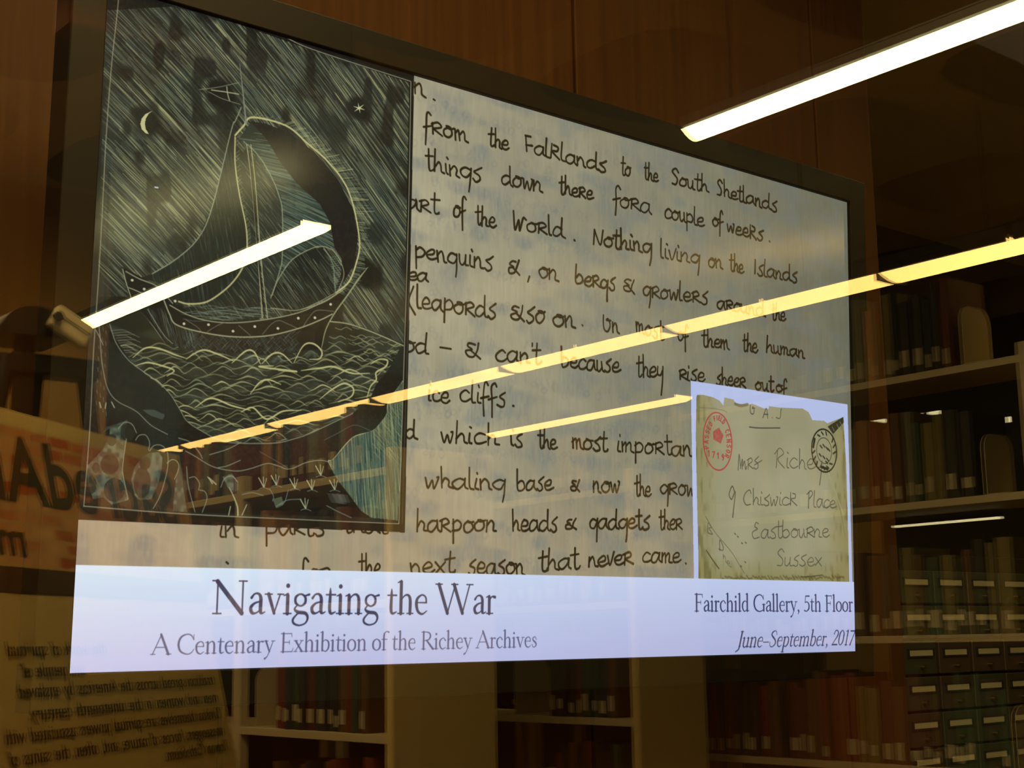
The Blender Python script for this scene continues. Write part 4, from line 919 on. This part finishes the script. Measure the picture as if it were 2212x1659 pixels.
# books ------------------------------------------------------------
BOOKC = {
 'maroon': (0.085, 0.016, 0.012), 'dark red': (0.14, 0.020, 0.012), 'black': (0.012, 0.012, 0.012), 'dark green': (0.025, 0.05, 0.028), 'navy': (0.014, 0.02, 0.035),
 'brown': (0.10, 0.045, 0.018), 'tan': (0.42, 0.22, 0.09), 'orange brown': (0.30, 0.13, 0.04), 'olive': (0.16, 0.13, 0.04), 'grey': (0.14, 0.13, 0.09), 'cream': (0.45, 0.38, 0.22)}
BM = {k_: plain(k_ + ' book cloth', c_, .6, noise=.12, scale=25) for k_, c_ in BOOKC.items()}
M_pages = plain('yellowed page edges', (0.5, 0.42, 0.26), .8, noise=.12, scale=60, stretch=(1, 1, 12))
def unit_book():
    """spine towards -x (depth 1), thickness 1 along y, height 1"""
    cover = MB()
    sp = [(.02, -.5), (-.02, -.28), (-.03, 0), (-.02, .28), (.02, .5)]
    out = sp + [(1, .5), (1, .40), (.07, .40), (.07, -.40), (1, -.40), (1, -.5)]
    bm = cover.bm
    v0 = [bm.verts.new((p[0], p[1], 0)) for p in out]; v1 = [bm.verts.new((p[0], p[1], 1)) for p in out]
    n = len(out)
    bm.faces.new(v0[::-1]); bm.faces.new(v1)
    for i in range(n): bm.faces.new((v0[i], v0[(i + 1) % n], v1[(i + 1) % n], v1[i]))
    bmesh.ops.recalc_face_normals(bm, faces=bm.faces[:])
    return bm
ub = unit_book(); cover_me = {}
for k_, m_ in BM.items():
    me = bpy.data.meshes.new('book'); ub.to_mesh(me); me.materials.append(m_); cover_me[k_] = me
ub.free()
pg = MB().box(.06, .975, -.40, .40, .012, .975); me_pages = bpy.data.meshes.new('pages'); pg.bm.to_mesh(me_pages); me_pages.materials.append(M_pages)
lb = MB()
lbm = lb.bm
prof = [(.0, -.40), (-.032, -.26), (-.042, 0), (-.032, .26), (.0, .40)]
vv = [[lbm.verts.new((p[0], p[1], z_)) for p in prof] for z_ in (0.0, 1.0)]
for i in range(4): lbm.faces.new((vv[0][i], vv[0][i + 1], vv[1][i + 1], vv[1][i]))
me_lab = bpy.data.meshes.new('call_label'); lbm.to_mesh(me_lab); lbm.free(); me_lab.materials.append(M_label)
brd = random.Random(23)
NB = 0
COUNT = {}
def shelf_books(case, shelf_word, u, D0, D1, z, zmax, pal, seed, skip=None, hmin=.21):
    """books on one shelf, spines towards -x; D runs away from the window"""
    global NB
    r = random.Random(seed); y = D0 + r.uniform(.0, .04); i = COUNT.get((case, shelf_word), 0)
    while y < D1 - .03 and i < len(W_):
        th = r.choice((.024, .03, .034, .042, .05)); h = r.uniform(hmin, min(zmax - .03, .285)); dp = r.uniform(.16, .21)
        if y + th > D1 - .01: break
        if skip and any(a <= y <= b for a, b in skip): y += .03; continue
        c_ = r.choice(next(q[1] for q in pal if y < q[0]) if isinstance(pal[0], tuple) else pal)
        b = bpy.data.objects.new('book', cover_me[c_]); COL.objects.link(b)
        b.location = (u + r.uniform(0, .02), V(y + th / 2), z + .0005); b.scale = (dp, th, h)
        tag(b, '%s library book, %s from the window, %s, %s' % (c_, W_[i], shelf_word, case), 'book', 'library books, ' + case)
        p = bpy.data.objects.new('pages', me_pages); COL.objects.link(p); p.parent = b
        if r.random() > .14:
            l = bpy.data.objects.new('call_label', me_lab); COL.objects.link(l); l.parent = b
            l.location = (0, 0, r.choice((.012, .02, .024)) / h); l.scale = (1, r.uniform(.75, 1), r.choice((.03, .038, .045, .05)) / h)
        NB += 1; i += 1; y += th + r.choice((.001, .002, .002, .004))
    COUNT[(case, shelf_word)] = i
    return y

def bookcase(label, u0, u1, D0, D1, zs, ztop_, bays, panel=True):
    t = empty('bookcase', (u0, V(D0), 0)); tag(t, label, 'bookcase'); loc = world_loc(t)
    if panel: MB().box(u0, u1, V(D0), V(D0) + .03, 0, ztop_, .003).build('end_panel', M_panel, t, local=loc)
    for s_ in zs:
        MB().box(u0 + .005, u1 - .005, V(D1), V(D0) - .002, s_ - .022, s_, .002).build('shelf', M_cream, t, local=loc)
    MB().box(u0 + .01, u1 - .01, V(D1), V(D0) - .002, 0, .09).build('plinth', M_cream, t, local=loc)
    n = len(bays)
    for b_ in bays:
        MB().box(u0 + .004, u0 + .034, V(b_) - .022, V(b_) + .022, 0, ztop_, .002).build('upright', M_cream, t, local=loc)
        MB().box(u1 - .034, u1 - .004, V(b_) - .022, V(b_) + .022, 0, ztop_, .002).build('upright', M_cream, t, local=loc)
    return t
def bookend(u, D, z, label):
    """bent steel plate with a rounded top standing across the shelf end of a row of books"""
    pts = [(0, 0), (.15, 0), (.15, .13)]
    for a in range(0, 91, 15): pts.append((.15 - .045 + .045 * math.cos(math.radians(a)), .13 + .045 * math.sin(math.radians(a))))
    for a in range(90, 181, 15): pts.append((.045 + .045 * math.cos(math.radians(a)), .13 + .045 * math.sin(math.radians(a))))
    m = MB(); m.prism([(u + p[0], z + p[1]) for p in pts], 'y', V(D) - .0015, V(D) + .0015)
    m.box(u, u + .15, V(D), V(D) + .07, z + .0003, z + .002)
    o = m.build('bookend', M_cream, local=(u, V(D), z)); tag(o, label, 'bookend')

ZS = [.34, .69, 1.035, 1.378, 1.723, 2.07, 2.41]
bookcase('bookcase whose tan end panel stands left of centre below the display', 2.19, 2.534, 3.10, 4.70, ZS[:-1], 2.12, (3.87, 4.66))
bookcase('bookcase whose narrower tan end panel stands right of centre below the display', 3.073, 3.365, 3.10, 4.70, ZS[:-1], 2.12, (3.85, 4.66))
Z3 = [.48, .86, 1.24, 1.606, 1.988, 2.365]
bookcase('long open bookcase nearest the window, beside the card catalogue', 3.6, 3.86, 1.60, 3.42, Z3, 2.40, (1.62, 2.06, 3.38), panel=False)
bookcase('farther bookcase with a tan end panel behind the long open bookcase', 3.956, 4.322, 3.10, 4.70, ZS[:-1], 2.12, (3.15, 3.9, 4.66))
DK = ['black', 'black', 'navy', 'maroon', 'dark green', 'brown', 'dark red', 'black']
MX = ['maroon', 'dark red', 'brown', 'black', 'navy', 'dark green', 'grey', 'orange brown', 'black']
names = {1.035: 'lowest visible shelf', 1.378: 'second shelf up', 1.723: 'third shelf up', 2.07: 'top shelf'}
for case, u, sd in (('left bookcase', 2.20, 100), ('middle bookcase', 3.085, 200)):
    for k_, z in enumerate([1.035, 1.378, 1.723, 2.07]):
        top = z == 2.07
        D1 = 3.70 if sd == 100 else 3.50
        shelf_books(case, names[z], u, 3.19, D1 if k_ < 2 else 3.80, z, .219 if top else .32, DK if k_ < 2 else MX, sd + k_, hmin=.155 if top else .21)
        if k_ > 1: shelf_books(case, names[z], u, 3.90, 4.62, z, .219 if top else .32, MX, sd + 40 + k_, hmin=.155 if top else .21)
bookend(2.22, 3.80, 1.378, 'rounded bookend at the far end of a shelf, left-hand bookcase')
bookend(3.10, 3.66, 1.378, 'rounded bookend beside dark books, middle bookcase')
bookend(3.10, 3.60, 1.035, 'rounded bookend on the lowest visible shelf, middle bookcase')
n3 = {1.24: 'lowest visible shelf', 1.606: 'second shelf up', 1.988: 'third shelf up', 2.365: 'top shelf'}
PAL3 = {
 2.365: [(2.43, ['black', 'navy', 'black', 'maroon']), (2.47, ['grey', 'black']), (2.52, ['olive', 'black']), (2.60, ['tan', 'orange brown', 'brown', 'grey']), (9, MX)],
 1.988: [(2.32, ['dark green', 'black']), (2.40, ['olive', 'black', 'dark green']), (2.47, ['dark green', 'grey']), (2.57, ['brown', 'maroon', 'brown']), (2.64, ['orange brown', 'tan']), (9, MX)],
 1.606: [(2.58, ['dark green', 'olive', 'brown', 'black']), (2.75, ['maroon', 'dark red', 'brown']), (9, DK)],
 1.24: [(2.40, ['black', 'dark green']), (2.62, ['brown', 'maroon', 'brown']), (2.68, ['olive']), (2.95, ['brown', 'maroon', 'dark red']), (9, DK)]}
for k_, (z, D0, D1) in enumerate([(2.365, 2.27, 3.34), (1.988, 2.23, 3.34), (1.606, 2.12, 3.34), (1.24, 2.20, 3.34), (1.606, 1.66, 2.02), (1.988, 1.66, 2.02), (2.365, 1.66, 2.02)]):
    shelf_books('long open bookcase', n3[z], 3.61, D0, D1, z, .30, PAL3[z], 300 + k_)
bookend(3.605, 2.25, 2.365, 'rounded bookend on the top shelf of the long open bookcase')
bookend(3.605, 2.21, 1.988, 'rounded bookend on the third shelf up, long open bookcase')
bookend(3.605, 2.18, 1.24, 'rounded bookend low on the long open bookcase')

# exhibition board -------------------------------------------------------------
p0 = Vector((1.451, V(2.822), 2.017)); hx = -Vector((.804, -.595, 0)).normalized()      # reader's right
sup = Vector((-.133, -.179, .975)).normalized(); nrm = hx.cross(sup); nrm.normalize(); sup = nrm.cross(hx)
BX = Matrix((( hx.x, sup.x, nrm.x, p0.x), (hx.y, sup.y, nrm.y, p0.y), (hx.z, sup.z, nrm.z, p0.z), (0, 0, 0, 1)))
bd = bpy.data.objects.new('exhibition_board', None); COL.objects.link(bd); bd.matrix_world = BX
tag(bd, 'free-standing exhibition board with a brick photograph above tan text, mirrored at lower left', 'board')
def on_board(mb, name, mat):
    bmesh.ops.recalc_face_normals(mb.bm, faces=mb.bm.faces[:])
    me = bpy.data.meshes.new(name); mb.bm.to_mesh(me); mb.bm.free(); me.materials.append(mat)
    o = bpy.data.objects.new(name, me); COL.objects.link(o); o.parent = bd; return o
BWD = .98
on_board(MB().box(0, BWD, -2.05, 0, -.03, 0, .003), 'panel', M_print)
on_board(MB().box(0.004, BWD - .004, -.283, -.030, .0, .0012), 'brick_photograph', M_bricks)
on_board(MB().box(0.0, BWD, -.326, -.283, .0, .0015), 'dark_band', M_band)
legs = MB()
for xx in (.14, .84):
    legs.tube((xx, -.35, -.03), (xx, -1.78, -.62), .012)
on_board(legs, 'rear_brace', M_steel)
def text(body, x, y, size, width=None, mat=None, name='lettering', bold=0.0, lift=.0018):
    cu = bpy.data.curves.new(name, 'FONT'); cu.body = body; cu.size = size; cu.extrude = .0003; cu.offset = bold
    cu.materials.append(mat or M_ink)
    o = bpy.data.objects.new(name, cu); COL.objects.link(o); o.parent = bd; o.location = (x, y, lift)
    bpy.context.view_layer.update()
    me = bpy.data.meshes.new_from_object(o.evaluated_get(bpy.context.evaluated_depsgraph_get()))
    bpy.data.objects.remove(o); me.name = name
    if not me.materials: me.materials.append(mat or M_ink)
    o = bpy.data.objects.new(name, me); COL.objects.link(o); o.parent = bd; o.location = (x, y, lift)
    xs_ = [v_.co.x for v_ in me.vertices]; wdt = max(xs_) - min(xs_)
    if width and wdt > 0: o.scale = (width / wdt, 1, 1)
    return o
TXT = [('                        the work of spiritual', -.431, .735), ('                        and people of', -.466, .70), ('tradition spread across the Americas by enslaved', -.499, .72),
       ('men and women in the nineteenth century.', -.535, .70), ('Orishas themselves are spiritual powers associated with', -.568, .775), ('messengers, forces of nature, and, often, the saints of', -.602, .775), ('Roman Catholicism.', -.634, .27)]
for s_, y, wd in TXT:
    if s_.startswith('  '):
        s_ = s_.strip(); L_ = len(s_) * .0150; text(s_, .04 + wd - L_, y, .034, L_, bold=.0)
    else: text(s_, .04, y, .034, wd, bold=.0)
text('Sacred', .06, -.165, .165, .50, bold=.004)
text('Arts', .572, -.165, .165, .33, bold=.004)
text('mir', .665, -.262, .085, .16, bold=.002)

# tall dark stand with a hooded head, behind the board
K = 2.9
st = empty('hooded_stand', (1.17, V(K), 0))
tag(st, 'black hooded machine on splayed legs with a beige front panel, behind the exhibition board', 'machine')
loc = world_loc(st)
hd = MB()
prof = []
for a in range(0, 181, 15): prof.append((1.135 - .0 + .075 * math.cos(math.radians(a)) * 1.0, 2.245 + .062 * math.sin(math.radians(a))))
hd.prism(prof, 'y', V(K) - .10, V(K) + .06)
hd.build('hood', M_black, st, local=loc)
fp = MB(); fp.box(-.046, .046, -.012, .012, -.027, .027, .008)
fo = fp.build('front_panel', M_beige, xf=Matrix.Translation((1.200, V(K) + .075, 2.268)) @ Matrix.Rotation(math.radians(28), 4, 'Y'))
fo.parent = st; fo.data.transform(Matrix.Translation(-Vector(loc)))
kb_ = MB().tube((1.166, V(K) + .08, 2.283), (1.166, V(K) + .098, 2.283), .010, n=16); kb_.build('lens', M_black, st, local=loc)
gr = MB().box(-.05, .035, .012, .0135, -.002, .001).build('panel_groove', M_black, xf=Matrix.Translation((1.205, V(K) + .075, 2.27)) @ Matrix.Rotation(math.radians(28), 4, 'Y'))
gr.parent = st; gr.data.transform(Matrix.Translation(-Vector(loc)))
MB().box(1.115, 1.15, V(K) - .02, V(K) + .02, .9, 2.25, .004).build('column', M_black, st, local=loc)
MB().box(1.10, 1.29, V(K) - .03, V(K) + .03, 2.17, 2.215, .006).build('shoulder', M_black, st, local=loc)
for a, b in (((1.10, V(K), 2.21), (.72, V(K) - .05, 0)), ((1.16, V(K), 2.21), (1.20, V(K) - .42, 0)), ((1.265, V(K), 2.2), (1.62, V(K) - .05, 0))):
    MB().tube(a, b, .019, .014, 10).build('leg', M_black, st, local=loc)
print('books', NB)
